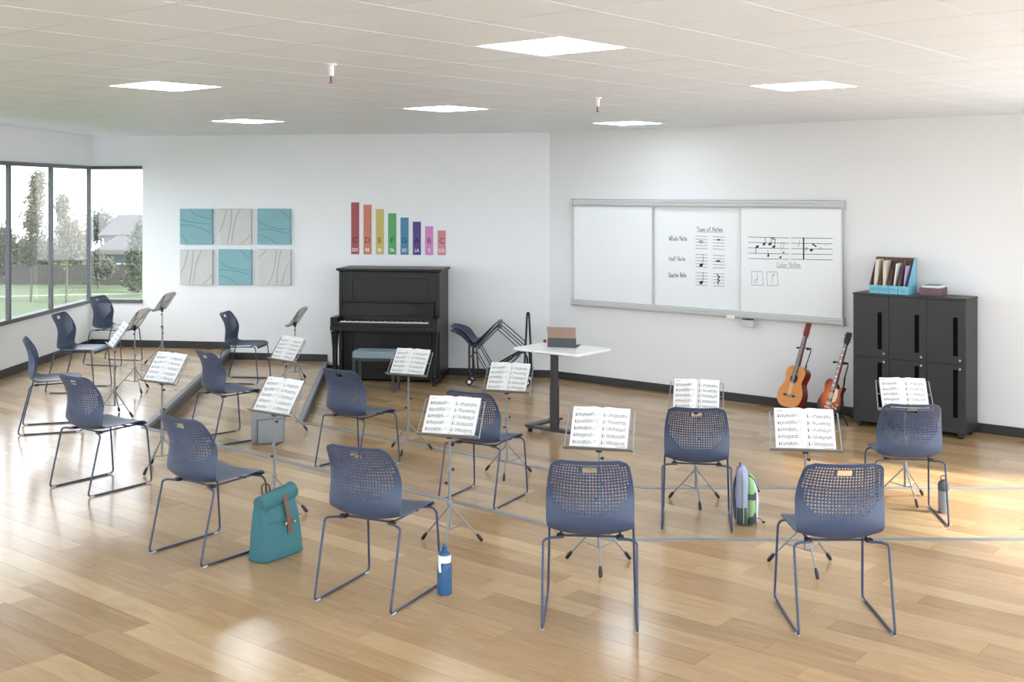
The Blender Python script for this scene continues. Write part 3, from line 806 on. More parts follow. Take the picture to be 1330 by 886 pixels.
# ------------------------------------------------------------------ standing table
TA=R(-39); tb=thing('standing_table','white topped standing table on a charcoal column with castors','table',(.505,11.54,0),TA)
MB().prism([(x,y) for x,y in [(-.40+.03*(1-cos(a)),-.30+.03*(1-sin(a))) for a in (0,pi/4,pi/2)][::1]]+[(x,y) for x,y in [(.40-.03*(1-sin(a)),-.30+.03*(1-cos(a))) for a in (0,pi/4,pi/2)]]+[(.40-.03*(1-cos(a)),.30-.03*(1-sin(a))) for a in (0,pi/4,pi/2)]+[(-.40+.03*(1-sin(a)),.30-.03*(1-cos(a))) for a in (0,pi/4,pi/2)],.835,.862).build('table_top',M['tabletop'],tb,smooth=None,bevel=.006)
MB().box(-.16,.16,-.22,.20,.818,.834).build('bracket',M['char'],tb,smooth=None)
MB().loft([(.04,.0,-.13,.082,.07),(.5,0,-.13,.082,.07)],20,5).build('column',M['char'],tb,smooth=40)
MB().loft([(.5,0,-.13,.07,.058),(.82,0,-.13,.07,.058)],20,5).build('inner_column',M['char'],tb,smooth=40)
MB().box(-.33,.33,-.175,-.085,.045,.07).build('base_bar',M['char'],tb,smooth=None,bevel=.004)
for s in (-1,1):
    MB().box(s*.30-.045,s*.30+.045,-.175,.36,.05,.075).build('foot',M['char'],tb,smooth=None,bevel=.006)
    for y in (-.14,.32): MB().tube([(s*.30-.012,y,.025),(s*.30+.012,y,.025)],.025,14).box(s*.30-.008,s*.30+.008,y-.008,y+.008,.025,.05).build('castor',BP,tb)
tp=thing('tablet','tablet with copper back propped in a slate folio on the white table','tablet',(.505,11.58,.862),R(-16))
MB().box(-.15,.15,.0,.20,.0,.007).build('keyboard_cover',M['slate'],tp,smooth=None,bevel=.002)
MB().hexa([(-.145,-.008,.09),(.145,-.008,.09),(.145,.0,.09),(-.145,.0,.09),(-.15,-.045,.205),(.15,-.045,.205),(.15,-.036,.207),(-.15,-.036,.207)]).build('back_shell',M['copper'],tp,smooth=None,bevel=.002)
MB().hexa([(-.148,-.020,.0),(.148,-.020,.0),(.148,-.008,.0),(-.148,-.008,.0),(-.147,-.012,.092),(.147,-.012,.092),(.147,0,.092),(-.147,0,.092)]).build('folio_stand',M['slate'],tp,smooth=None,bevel=.002)
o=MB().lathe([(.004,0),(.014,.004),(.019,.014),(.019,.022),(.013,.032),(.005,.034)],16).build('small_red_ball',M['redball']); o.location=(.342,11.93,.862)
tag(o,'small dark red ball at the back corner of the white table','ball')

# ------------------------------------------------------------------ whiteboard
S0,S1=right_s(747),right_s(1097.7); ZB0,ZB1=.972,2.335; SC=(S0+S1)/2
wp=BR+ud*SC
wb=thing('whiteboard','three panel sliding whiteboard in silver rails with music notes drawn on','whiteboard',(wp.x,wp.y,0),RIGHT_ANG)
def wl(px,py): s,z=on_right(px,py); return s-SC,z
XL,XR=S0-SC,S1-SC
def rail(name,z0,z1,lip):
    b=MB(); h=(z1-z0)
    prof=[(-.005,z0),(-.075,z0),(-.08,z0+.25*h),(-.07,z0+.3*h),(-.07,z0+.6*h),(-.08,z0+.65*h),(-.08,z0+.9*h),(-.06,z1),(-.005,z1)]
    n=len(prof)
    b.add([(XL,y,z) for y,z in prof]+[(XR,y,z) for y,z in prof],[tuple(range(n-1,-1,-1)),tuple(range(n,2*n))]+[(i,(i+1)%n,n+(i+1)%n,n+i) for i in range(n)])
    o=b.build(name,M['alu'],wb,smooth=None)
    for x in (XL,XR): MB().box(x-.012,x+.012,-.086,-.003,z0-.005,z1+.005).build('end_cap',M['alu'],o,smooth=None,bevel=.004)
rail('top_rail',ZB1-.092,ZB1,0); rail('bottom_rail',ZB0,ZB0+.085,0)
d1,d2=right_s(850.5)-SC,right_s(964.5)-SC
pan=[]
for x0,x1,y in ((XL+.02,d1,-.055),(d1-.02,d2+.02,-.025),(d2,XR-.012,-.055)):
    p=MB().box(x0,x1,y,y+.02,ZB0+.085,ZB1-.092).build('panel',M['board'],wb,smooth=None); pan.append((p,y))
    b=MB(); z0,z1=ZB0+.085,ZB1-.092
    for xa,xb in ((x0-.006,x0+.008),(x1-.008,x1+.006)): b.box(xa,xb,y-.004,y+.018,z0,z1)
    b.build('panel_edge',M['alu'],p,smooth=None)
class Ink:
    def __init__(s,y): s.mb=MB(); s.y=y-.0008
    def line(s,pts,w):
        P=[Vector(wl(*p)) for p in pts]
        for a,b in zip(P,P[1:]):
            d=(b-a)
            if d.length<1e-6: continue
            d=d.normalized(); e=d*w*.3; n=Vector((-d.y,d.x))*w/2; a2,b2=a-e,b+e
            s.mb.add([(p.x,s.y,p.y) for p in (a2-n,b2-n,b2+n,a2+n)],[(0,1,2,3)])
    def blob(s,px,py,r,k=.75):
        c=Vector(wl(px,py)); s.mb.add([(c.x+r*cos(i*pi/6)+.25*r*sin(i*pi/6),s.y-.0003,c.y+r*k*sin(i*pi/6)) for i in range(12)],[tuple(range(12))])
    def ring(s,px,py,rx,ry,w): s.line([(px+rx*cos(i*pi/5),py+ry*sin(i*pi/5)) for i in range(11)],w)
G={'T':[[(0,1),(.7,1)],[(.35,1),(.35,0)]],'y':[[(0,.55),(.2,.05)],[(.42,.55),(.1,-.35)]],'p':[[(.05,.55),(.05,-.35)],[(.05,.45),(.3,.55),(.42,.28),(.3,.02),(.05,.1)]],
'e':[[(.05,.3),(.42,.3),(.35,.52),(.15,.52),(.03,.28),(.15,.02),(.42,.1)]],'o':[[(.22,.55),(.05,.4),(.05,.12),(.22,0),(.4,.14),(.4,.42),(.22,.55)]],
'f':[[(.45,.95),(.28,1),(.2,.8),(.2,0)],[(.03,.55),(.4,.55)]],'N':[[(.05,0),(.05,1),(.6,0),(.6,1)]],'t':[[(.2,.95),(.2,.1),(.35,0),(.42,.05)],[(.02,.6),(.42,.6)]],
's':[[(.4,.48),(.2,.55),(.06,.4),(.36,.2),(.3,.02),(.03,.05)]],'W':[[(0,1),(.2,0),(.38,.75),(.56,0),(.8,1)]],'h':[[(.05,1),(.05,0)],[(.05,.4),(.25,.55),(.38,.4),(.38,0)]],
'l':[[(.1,1),(.1,.08),(.22,0)]],'H':[[(.05,1),(.05,0)],[(.55,1),(.55,0)],[(.05,.5),(.55,.55)]],'a':[[(.4,.5),(.2,.55),(.04,.3),(.18,0),(.4,.2),(.4,.52),(.4,.1),(.5,0)]],
'Q':[[(.35,1),(.08,.75),(.08,.25),(.35,0),(.62,.25),(.62,.75),(.35,1)],[(.4,.25),(.7,-.1)]],'u':[[(.05,.55),(.05,.15),(.2,0),(.38,.18),(.38,.55),(.38,.05),(.48,0)]],
'r':[[(.06,.55),(.06,0)],[(.06,.35),(.22,.53),(.36,.48)]],'C':[[(.6,.85),(.35,1),(.08,.7),(.08,.25),(.35,0),(.62,.15)]]}
ADV={'T':.75,'W':.9,'N':.75,'H':.7,'Q':.8,'C':.75,'l':.32,'f':.5,'t':.5,'r':.45}
def write(ink,s,x0,x1,base,h,w,slope=0):
    tot=sum(.45 if c==' ' else ADV.get(c,.55) for c in s); k=(x1-x0)/tot; x=x0
    for c in s:
        if c==' ': x+=.45*k; continue
        for pl in G[c]: ink.line([(x+p[0]*k*1.0,base+slope*(x-x0)-p[1]*h) for p in pl],w)
        x+=ADV.get(c,.55)*k
mid=Ink(pan[1][1]); wI=.0052
c1=lambda x,y:(850+x/8.858,280+y/8.858)
write(mid,'Type of Notes',906,940.5,299.6,4.6,wI,.015); mid.line([(907,300.9),(941,301.3)],wI)
write(mid,'Whole Note',870.3,894,312.6,6.2,wI); write(mid,'Half Note',870.3,891.8,338.7,5.4,wI); write(mid,'Quarter Note',869.8,893,360,6,wI)
for xs,ys in (((485,620),(235,447,655)),((685,820),(243,457,667))):
    for y in ys:
        for l in range(5): mid.line([c1(xs[0],y+l*35.3),c1(xs[1],y+l*35.3+5)],.0045)
mid.ring(*c1(548,301),2.4,1.4,.008); mid.blob(*c1(750,279),.026,.35); mid.blob(*c1(745,522),.03,.35)
for y0,y1 in ((447,570),(655,770)): mid.blob(*c1(550,y1),.023,.95); mid.line([c1(572,y0),c1(570,y1)],.006)
mid.line([c1(735,680),c1(760,705),c1(740,735),c1(762,750)],.014); mid.line([c1(762,750),c1(738,762),c1(748,790)],.012)
o=mid.mb.build('writing',M['marker'],pan[1][0],smooth=None)
rt=Ink(pan[2][1]); gr=Ink(pan[2][1]); c2=lambda x,y:(965+x/9.5,290+y/9.5)
for xs,y0,y1 in (((95,595),168,180),((622,1130),178,186)):
    for l in range(5): rt.line([c1_ for c1_ in (c2(xs[0],y0+l*66),c2(xs[1],y1+l*66))],.0055)
for x,y,sx,sy in ((205,285,187,375),(287,257,302,172),(358,257,378,180),(408,287,422,195)):
    rt.blob(*c2(x,y),.019); rt.line([c2(sx,y),c2(sx,sy)],.007)
rt.line([c2(378,180),c2(422,197)],.012); rt.blob(*c2(340,395),.012,1.6); gr.line([c2(332,330),c2(338,385)],.006)
rt.blob(*c2(490,417),.015); rt.blob(*c2(528,358),.012); rt.line([c2(775,180),c2(775,440)],.016); rt.blob(*c2(870,330),.019); rt.line([c2(885,255),c2(930,285)],.014)
for p in (((500,240),(490,300)),((540,240),(515,320)),((500,240),(540,240)),((515,320),(490,355)),((722,205),(722,275)),((705,275),(722,275)),((705,260),(705,278)),((802,295),(802,330)),((815,295),(815,330)),((798,305),(820,302)),((798,322),(820,318)),((975,305),(1000,305)),((980,295),(992,295)),((1015,250),(1095,254)),((1040,268),(1065,268))): gr.line([c2(*q) for q in p],.005)
write(gr,'Color Notes',1011.3,1043,346.6,6.4,.0055); gr.line([c2(440,545),c2(745,552)],.0055)
for pts in (((135,593),(270,595),(278,765),(135,755),(135,593)),((322,597),(450,597),(460,765),(325,765),(322,597)),((207,620),(203,705)),((390,625),(390,735)),((390,625),(415,628),(415,645),(390,640))): gr.line([c2(*q) for q in pts],.0055)
gr.ring(*c2(188,710),1.9,2.2,.005)
rt.mb.build('writing',M['marker'],pan[2][0],smooth=None); gr.mb.build('faint_writing',M['inkgrey'],pan[2][0],smooth=None)
# eraser, markers and holder at the lower rail
def on_wb(px,z,y): s=right_s(px); p=BR+ud*s-nr*y; return (p.x,p.y,z)
mh=tag(MB().box(-.07,.07,-.04,.0,-.075,.012).build('marker_holder',M['alu'],None,smooth=None,bevel=.006),'small silver marker holder clipped under the whiteboard rail','holder'); mh.location=on_wb(977.5,.955,.085); mh.rotation_euler=(0,0,RIGHT_ANG)
for k,(px,cn,cc) in enumerate(((972.5,'green',(52,108,86)),(976.5,'dark green',(30,70,60)),(980,'red',(164,44,52)))):
    t=thing('marker',f'{cn} whiteboard marker in the silver holder','marker',on_wb(px,.975,.107),RIGHT_ANG,group='whiteboard markers')
    MB().tube([(-.03,0,0),(.025,0,0)],.0085,10).build('barrel',mat('marker '+cn,srgb(*cc),.4),t); MB().tube([(.025,0,0),(.04,0,0)],.009,10).build('cap',BP,t)
o=tag(MB().loft([(-.014,0,0,.10,.045),(.018,0,0,.10,.045)],20,5).build('eraser',M['white']),'white board eraser on the lower whiteboard rail','eraser'); o.location=on_wb(955,.99,.106); o.rotation_euler=(0,0,RIGHT_ANG)

# ------------------------------------------------------------------ cabinet
CA=R(-39.2); ca=thing('locker_cabinet','charcoal six door locker cabinet with black slot handles','cabinet',(3.544,11.925,0),CA)
CW,CD,CHh=1.142,.372,1.385
MB().box(0,CW,.02,CD,.06,CHh-.02).build('body',M['cab'],ca,smooth=None,bevel=.002)
MB().box(-.003,CW+.003,-.004,CD+.003,CHh-.02,CHh).build('top',M['cab'],ca,smooth=None,bevel=.003)
dw=CW/3
for i in range(3):
    for j,(z0,z1) in enumerate(((.062,.727),(.732,CHh-.024))):
        x0,x1=i*dw+.002,(i+1)*dw-.002; hx=x1-.095
        d=MB().box(x0,x1,.002,.02,z0,z1).build('door',M['cab'],ca,smooth=None,bevel=.002)
        hz=(z0+.15,z1-.045) if j==0 else (z0+.085,z1-.165)
        MB().box(hx-.022,hx+.022,-.0015,.003,hz[0]+.0,hz[1]).build('handle',M['cabdark'],d,smooth=None)
        MB().tube([(hx+.045,.003,z1-.035 if j==0 else z0+.045),(hx+.045,-.006,z1-.035 if j==0 else z0+.045)],.012,14).build('lock',M['chrome'],d)
for x in (.06,CW-.06):
    for y in (.05,CD-.05):
        MB().box(x-.025,x+.025,y-.025,y+.025,.02,.06).tube([(x-.02,y,.022),(x+.02,y,.022)],.022,12).build('castor',BP,ca,smooth=None)
cu=Vector((cos(CA),sin(CA))); cv=Vector((-cu.y,cu.x)); C0=Vector((3.544,11.925))
def on_cab(a,b): p=C0+cu*a+cv*b; return (p.x,p.y,CHh)
a0=(right_s(1127.7)-right_s(1108))
FW=.098; txt=['ART','DTS','MTH','SO']
fl_=['pale blue magazine file stuffed with cream papers, end nearest the guitars','pale blue magazine file with a bent cream folder','pale blue magazine file with a white sheet','pale blue magazine file with a lilac folder next to the plum box']
for k in range(4):
    t=thing('magazine_file',fl_[k],'file holder',on_cab(.155+k*(FW+.004),.045),CA,group='pale blue magazine files on the cabinet')
    w,dd,hh=FW,.25,.365; th=.004
    MB().box(0,w,0,dd,0,th).build('base',M['bluecard'],t,smooth=None)
    MB().box(0,w,0,th,th,.085).build('front_panel',M['bluecard'],t,smooth=None)
    MB().box(0,w,dd-th,dd,th,hh).build('back_panel',M['browncard'],t,smooth=None)
    for x in (0,w-th):
        m=M['bluecard'] if (k==3 and x>0) else M['browncard']
        MB().add([(x,th,th),(x,dd-th,th),(x,dd-th,hh),(x,dd-.06,hh),(x,th,.085),(x+th,th,th),(x+th,dd-th,th),(x+th,dd-th,hh),(x+th,dd-.06,hh),(x+th,th,.085)],
                 [(0,4,3,2,1),(5,6,7,8,9),(0,1,6,5),(1,2,7,6),(2,3,8,7),(3,4,9,8),(4,0,5,9)]).build('side_panel',m,t,smooth=None)
    put_text(txt[k],.045,mat('file print',srgb(70,120,140),.8),t,(w/2,-.0008,.028))
    p=[(.03,.345,'beige',.035),(.055,.335,'beige',.03),(.05,.31,'paper',.014),(.06,.29,'lilac',.012)][k]
    cp=thing('paper_folder',['upright wad of cream papers in the first blue file','bent cream folder sticking out of the second blue file','white sheet leaning in the third blue file','lilac folder leaning in the last blue file'][k],'papers',on_cab(.155+k*(FW+.004),.045),CA)
    lean=(.012,-.012,.022,.02)[k]
    MB().hexa([(.03,.03,th+.001),(.03+p[3],.03,th+.001),(.03+p[3],.22,th+.001),(.03,.22,th+.001),(.03+lean,.07,p[1]),(.03+p[3]+lean,.07,p[1]),(.03+p[3]+lean,.22,p[1]),(.03+lean,.22,p[1])]).build('sheets',M[p[2]],cp,smooth=None)
bx=thing('storage_box','dusty plum open box on the cabinet top','box',on_cab(.655,.10),CA)
w,dd,hh=.215,.19,.08
MB().box(0,w,0,dd,0,.005).box(0,w,0,.006,.005,hh).box(0,w,dd-.006,dd,.005,hh).box(0,.006,.006,dd-.006,.005,hh).box(w-.006,w,.006,dd-.006,.005,hh).build('box_body',M['plum'],bx,smooth=None,bevel=.002)
p=C0+cu*.668+cv*.112; t=thing('green_book','green covered book lying in the plum box','book',(p.x,p.y,CHh+.006),CA)
MB().box(.004,.184,.004,.16,.0,.088).build('pages',M['paper'],t,smooth=None); MB().box(.0,.188,0,.164,.088,.094).build('cover',M['white'],t,smooth=None); MB().box(.03,.16,.02,.15,.094,.1).build('label',M['greenbook'],t,smooth=None)

# ------------------------------------------------------------------ guitars and stands
def outline(half, per=6):   # half: list of (halfwidth, z) bottom -> top, mirrored polygon ccw seen from -y
    h=crom(half,per); return [(w,z) for w,z in h]+[(-w,z) for w,z in reversed(h) if w>1e-4]
def guitar_stand(label,loc,rz,yoke,lean):
    t=thing('guitar_stand',label,'guitar stand',loc,rz)
    back=lambda z:.17+.0*z
    MB().tube([(0,.20,.10),(0,.20+.28*yoke*.35,yoke*.75)],.009,8).build('upright',BP,t)
    top=(0,.20+.28*yoke*.35+.0,yoke*.75)
    ny=sin(lean)*yoke+.0
    MB().tube(fillet([top,(0.0,ny+.10,yoke-.03),(.0,ny+.075,yoke)],.02),.006,8).build('neck_arm',BP,t,smooth=60)
    MB().tube(fillet([(-.07,ny-.03,yoke+.005),(-.05,ny+.05,yoke),(0,ny+.075,yoke),(.05,ny+.05,yoke),(.07,ny-.03,yoke+.005)],.02),.006,8).build('yoke',BP,t,smooth=60)
    for s in (-1,1):
        MB().tube([(s*.07,ny-.045,yoke+.006),(s*.07,ny-.015,yoke+.005)],.011,8).build('yoke_pad',BP,t)
        MB().tube(fillet([(0,.20,.16),(s*.10,.16,.10),(s*.12,-.07,.075),(s*.12,-.085,.12)],.03),.008,8).build('cradle_arm',BP,t,smooth=60)
    for a in (-150,-30,90):
        d=Vector((cos(R(a)),sin(R(a)),0)); MB().tube([Vector((0,.20,.12)),Vector((0,.20,.012))+d*.22],.008,8).build('leg',BP,t)
    return t
LEAN=R(20)
def lean_root(name,label,loc,rz,roll):
    t=thing(name,label,'guitar',loc,rz,-LEAN); t.rotation_euler=(-LEAN,roll,rz); t.scale=(.94,.94,.94); return t
# classical guitar
gl=(2.985,12.36,.10); gz=R(-56)
gt=lean_root('classical_guitar','amber topped classical guitar with red sides leaning on its stand',gl,gz,R(2))
half=[(0,0),(.09,.006),(.160,.055),(.183,.13),(.172,.20),(.135,.27),(.124,.30),(.130,.34),(.143,.39),(.135,.44),(.09,.478),(.03,.487),(0,.487)]
ol=outline(half)
MB().prism_y(ol,-.046,.05).build('body',M['mahog'],gt,smooth=50)
top_=MB().prism_y([(x*.985,z*.985+.004) for x,z in ol],-.0495,-.046).build('soundboard',M['spruce'],gt,smooth=50)
def disc(mb,cx,cz,r,y0,y1,n=24): return mb.prism_y([(cx+r*cos(2*pi*k/n),cz+r*sin(2*pi*k/n)) for k in range(n)],y0,y1)
disc(MB(),0,.335,.056,-.0508,-.0497).build('rosette',M['mahog'],top_); disc(MB(),0,.335,.043,-.0515,-.0509).build('sound_hole_shade',M['hole'],top_)  # flat dark disc painted in for the shade inside the hole
MB().box(-.085,.085,-.058,-.0497,.125,.15).build('bridge',M['ebony'],top_,smooth=None,bevel=.003); MB().box(-.045,.045,-.0605,-.058,.134,.139).build('saddle',M['cream'],top_,smooth=None)
MB().hexa([(-.029,-.058,.40),(.029,-.058,.40),(.029,-.03,.40),(-.029,-.03,.40),(-.025,-.058,.83),(.025,-.058,.83),(.022,-.036,.83),(-.022,-.036,.83)]).build('neck',M['mahog'],gt,smooth=None)
MB().hexa([(-.030,-.062,.375),(.030,-.062,.375),(.030,-.058,.375),(-.030,-.058,.375),(-.026,-.062,.83),(.026,-.062,.83),(.026,-.058,.83),(-.026,-.058,.83)]).build('fingerboard',M['ebony'],gt,smooth=None)
hs=MB().prism_y([(-.028,.83),(.028,.83),(.036,.88),(.035,.99),(.02,1.008),(0,1.0),(-.02,1.008),(-.035,.99),(-.036,.88)],-.056,-.036).build('headstock',M['mahog'],gt,smooth=None)
for s in (-1,1):
    for z in (.87,.91,.95): MB().tube([(s*.033,-.046,z),(s*.052,-.046,z)],.003,6).tube([(s*.05,-.046,z),(s*.064,-.046,z)],.008,8).build('tuning_peg',M['cream'],hs)
sb=MB()
for k in range(6): sb.tube([(-.020+.008*k,-.062,.137),(-.017+.0068*k,-.0645,.84)],.0008,4)
sb.build('strings',M['chrome'],gt)
guitar_stand('black tripod stand under the classical guitar',(gl[0],gl[1],0),gz,.72,LEAN)
# electric guitar
el=(3.30,12.0,.10); ez=R(-58)
eg=lean_root('electric_guitar','sunburst electric guitar with cream pickguard leaning beside the cabinet',el,ez,R(3))
m=bpy.data.materials.new('sunburst lacquer'); m.use_nodes=True; nt=m.node_tree; bs=nt.nodes['Principled BSDF']
tc=nt.nodes.new('ShaderNodeTexCoord'); mp=nt.nodes.new('ShaderNodeMapping'); mp.inputs['Location'].default_value=(0,0,-1.0); mp.inputs['Scale'].default_value=(5.6,0,4.6)
vm=nt.nodes.new('ShaderNodeVectorMath'); vm.operation='LENGTH'; rp=nt.nodes.new('ShaderNodeValToRGB')
nt.links.new(tc.outputs['Object'],mp.inputs[0]); nt.links.new(mp.outputs[0],vm.inputs[0]); nt.links.new(vm.outputs['Value'],rp.inputs[0]); nt.links.new(rp.outputs[0],bs.inputs['Base Color'])
rp.color_ramp.elements[0].color=srgb(222,128,58)+(1,); rp.color_ramp.elements[0].position=.25; rp.color_ramp.elements[1].color=srgb(40,16,12)+(1,); rp.color_ramp.elements[1].position=1.0
e3=rp.color_ramp.elements.new(.7); e3.color=srgb(178,66,34)+(1,); bs.inputs['Roughness'].default_value=.2; bs.inputs['Coat Weight'].default_value=.5
pts=[(0,0),(.09,.004),(.155,.05),(.168,.12),(.150,.18),(.122,.235),(.118,.275),(.130,.305),(.128,.335),(.105,.325),(.075,.30),(.045,.315),(.03,.345),(-.03,.375),(-.08,.395),(-.12,.372),(-.135,.33),(-.125,.285),(-.122,.24),(-.150,.18),(-.168,.12),(-.155,.05),(-.09,.004)]
ol=crom(pts+[pts[0]],4)[:-1]
MB().prism_y(ol,-.022,.024).build('body',BP,eg,smooth=50); tpn=MB().prism_y([(x*.985,z*.985+.003) for x,z in ol],-.026,-.022).build('top',m,eg,smooth=50)
MB().prism_y([(.035,.14),(.075,.155),(.09,.22),(.072,.295),(.036,.30)],-.034,-.031).build('pickguard',M['cream'],eg,smooth=None)
for z in (.165,.265): MB().box(-.036,.036,-.034,-.026,z-.018,z+.018).build('pickup',BP,eg,smooth=None,bevel=.003)
MB().box(-.042,.042,-.036,-.026,.115,.127).build('bridge',M['gold'],eg,smooth=None); MB().box(-.046,.046,-.036,-.026,.07,.083).build('tailpiece',M['gold'],eg,smooth=None)
for x,z in ((.085,.05),(.115,.085),(.075,.095),(.125,.125)): MB().tube([(x,-.026,z),(x,-.040,z)],.012,12).build('knob',M['gold'],eg)
MB().hexa([(-.026,-.034,.30),(.026,-.034,.30),(.026,-.005,.30),(-.026,-.005,.30),(-.021,-.034,.80),(.021,-.034,.80),(.019,-.014,.80),(-.019,-.014,.80)]).build('neck',M['mahog'],eg,smooth=None)
fb=MB().hexa([(-.028,-.038,.285),(.028,-.038,.285),(.028,-.034,.285),(-.028,-.034,.285),(-.022,-.038,.80),(.022,-.038,.80),(.022,-.034,.80),(-.022,-.034,.80)]).build('fingerboard',M['rosew'],eg,smooth=None)
ib=MB()
for z in (.33,.38,.43,.49,.55,.61,.68,.75): ib.box(-.012,.012,-.0388,-.038,z-.007,z+.007)
ib.build('inlays',M['cream'],fb,smooth=None)
hs=MB().prism_y([(-.024,.80),(.024,.80),(.038,.86),(.036,.94),(.015,.95),(0,.94),(-.015,.95),(-.036,.94),(-.038,.86)],-.032,-.016).build('headstock',BP,eg,smooth=None)
for s in (-1,1):
    for z in (.84,.875,.91): MB().tube([(s*.034,-.024,z),(s*.05,-.024,z)],.003,6).tube([(s*.048,-.024,z),(s*.06,-.024,z)],.008,8).build('tuning_peg',M['gold'],hs)
sb=MB()
for k in range(6): sb.tube([(-.02+.008*k,-.037,.075),(-.015+.006*k,-.0405,.81)],.0008,4)
sb.build('strings',M['chrome'],eg)
guitar_stand('black tripod stand under the electric guitar',(el[0],el[1],0),ez,.62,LEAN)

# ------------------------------------------------------------------ bags and bottles
# teal roll-top: wide axis along local x, front towards -y
p=gp(352,729,Z_UP); tbg=thing('rolltop_backpack','teal canvas roll-top backpack with brown leather strap','bag',(-1.40,6.80,Z_UP),R(56))
MB().loft([(0.0,0,0,.315,.15),(.012,0,0,.33,.165),(.05,0,-.002,.312,.16),(.15,0,0,.296,.152),(.24,0,.004,.286,.128),(.30,0,.008,.282,.095),(.33,0,.01,.28,.07)],40,7).build('body',M['teal'],tbg,smooth=60)
roll=[(-.142,-.012,.325),(-.10,-.010,.334),(0,-.004,.342),(.10,.004,.352),(.142,.008,.36)]
rl=MB().tube(crom(roll,4),.047,14,flat=1.1).build('roll_top',M['teal'],tbg,smooth=60)
MB().tube([(x,y+.010,z-.006) for x,y,z in crom([(-.146,-.014,.326),(-.05,-.008,.338),(.146,.006,.362)],4)],.026,12).build('inner_roll',M['teal'],rl,smooth=60)
MB().box(-.135,.135,-.0755,-.070,.225,.231).build('seam',M['teal'],tbg,smooth=None,bevel=.002)
MB().tube(crom([(.03,.045,.375),(.025,.0,.392),(.022,-.045,.36),(.025,-.066,.30),(.03,-.079,.22),(.036,-.083,.135)],5),.015,8,flat=.22).build('strap',M['leather'],tbg,smooth=60)
MB().box(-.012,.076,-.086,-.080,.192,.214).build('strap_tab',M['leather'],tbg,smooth=None,bevel=.003)
for x in (-.003,.067): MB().tube([(x,-.086,.203),(x,-.090,.203)],.006,10).build('rivet',M['chrome'],tbg)
MB().tube(crom([(-.05,.05,.33),(-.06,.055,.40),(-.03,.06,.425),(0,.055,.40),(.005,.05,.33)],5),.009,8,flat=.4).build('carry_handle',M['leather'],tbg,smooth=60)
for x in (-.10,.10): MB().tube(crom([(x*.5,.045,.31),(x*.9,.085,.22),(x,.085,.10),(x,.068,.02)],5),.014,8,flat=.3).build('shoulder_strap',M['leather'],tbg,smooth=60)
# lavender and green backpack: straps towards -x, front compartments towards +x
pb=thing('school_backpack','lavender and light green backpack with charcoal mesh pockets leaning at the chair','bag',(1.632,7.99,Z_MID),R(-12)); pb.scale=(.82,.86,.9)
def dome(zt,w,d,cx,top=.06):
    return [(0,cx,0,w*.86,d*.9),(.015,cx,0,w,d),(zt*.55,cx,0,w,d*1.02),(zt-top*1.6,cx-.0,0,w*.95,d*.96),(zt-top*.8,cx-.006,0,w*.84,d*.86),(zt-top*.25,cx-.012,0,w*.62,d*.66),(zt,cx-.015,0,w*.3,d*.35)]
MB().loft(dome(.425,.115,.28,-.03),32,3.4).build('main_body',M['purple'],pb,smooth=60)
MB().loft(dome(.36,.07,.25,.045),28,3.2).build('front_compartment',M['lime'],pb,smooth=60)
MB().loft([(.02,.078,0,.03,.20),(.16,.086,0,.035,.21),(.27,.076,0,.03,.19),(.33,.06,0,.02,.14)],24,3).build('front_panel',M['lav2'],pb,smooth=60)
b=MB(); b.M=Matrix.Translation((0,0,0))
MB().tube(crom([(-.022,-.1415,.02),(-.022,-.145,.10),(-.022,-.146,.25),(-.024,-.132,.345),(-.032,-.10,.395)],5),.019,8,flat=.25).build('side_stripe',M['lime'],pb,smooth=60)
MB().loft([(.012,-.032,-.10,.095,.10),(.07,-.034,-.103,.09,.10),(.135,-.036,-.103,.086,.098)],24,4).build('mesh_pocket',M['mesh'],pb,smooth=60)
MB().loft([(.015,.05,-.08,.07,.10),(.05,.052,-.082,.072,.10),(.085,.06,-.075,.045,.09),(.11,.072,-.06,.02,.06)],24,4).build('corner_guard',M['mesh'],pb,smooth=60)
MB().loft([(.195,.046,-.07,.076,.116),(.235,.046,-.07,.077,.116),(.25,.055,-.06,.055,.09)],24,4).build('side_band',M['mesh'],pb,smooth=60)
for y in (-.08,.08): MB().tube(crom([(-.07,y*.6,.36),(-.10,y*.9,.27),(-.102,y,.14),(-.085,y,.03)],5),.017,8,flat=.35).build('shoulder_strap',M['mesh'],pb,smooth=60)
MB().tube(crom([(-.05,-.03,.415),(-.05,0,.448),(-.05,.03,.415)],5),.006,8).build('carry_handle',M['mesh'],pb,smooth=60)
MB().tube(crom([(.02,-.05,.37),(.07,-.06,.33),(.098,-.055,.26)],5),.004,6).tube([(.098,-.055,.26),(.108,-.056,.245)],.009,8).build('zip_pull',BP,pb,smooth=60)
MB().tube(crom([(.08,-.06,.035),(.11,-.07,.045),(.135,-.075,.02)],5),.003,6).tube([(.13,-.075,.022),(.155,-.076,.020)],.008,8).build('drawcord',BP,pb,smooth=60)
# grey felt backpack
gb=thing('felt_backpack','plain grey felt backpack standing before the middle step chair','bag',(-2.235,10.50,Z_MID),R(20))
MB().loft([(0,0,0,.27,.15),(.012,0,0,.29,.165),(.16,0,0,.30,.17),(.26,0,0,.29,.155),(.33,0,0,.255,.125),(.375,0,0,.17,.08),(.388,0,0,.10,.045)],36,4).build('body',M['greybag'],gb,smooth=60)
MB().loft([(.012,.01,-.075,.23,.05),(.10,.01,-.078,.24,.055),(.20,.01,-.076,.235,.05),(.225,.01,-.074,.22,.035)],28,5).build('front_pocket',M['greybag'],gb,smooth=60)
MB().tube([(-.115,-.088,.222),(0,-.10,.230),(.135,-.088,.222)],.0035,6).build('zip',M['greydark'],gb)
MB().tube(crom([(-.105,-.095,.015),(-.108,-.101,.10),(-.107,-.098,.215)],4),.0035,6).build('piping',M['greydark'],gb)
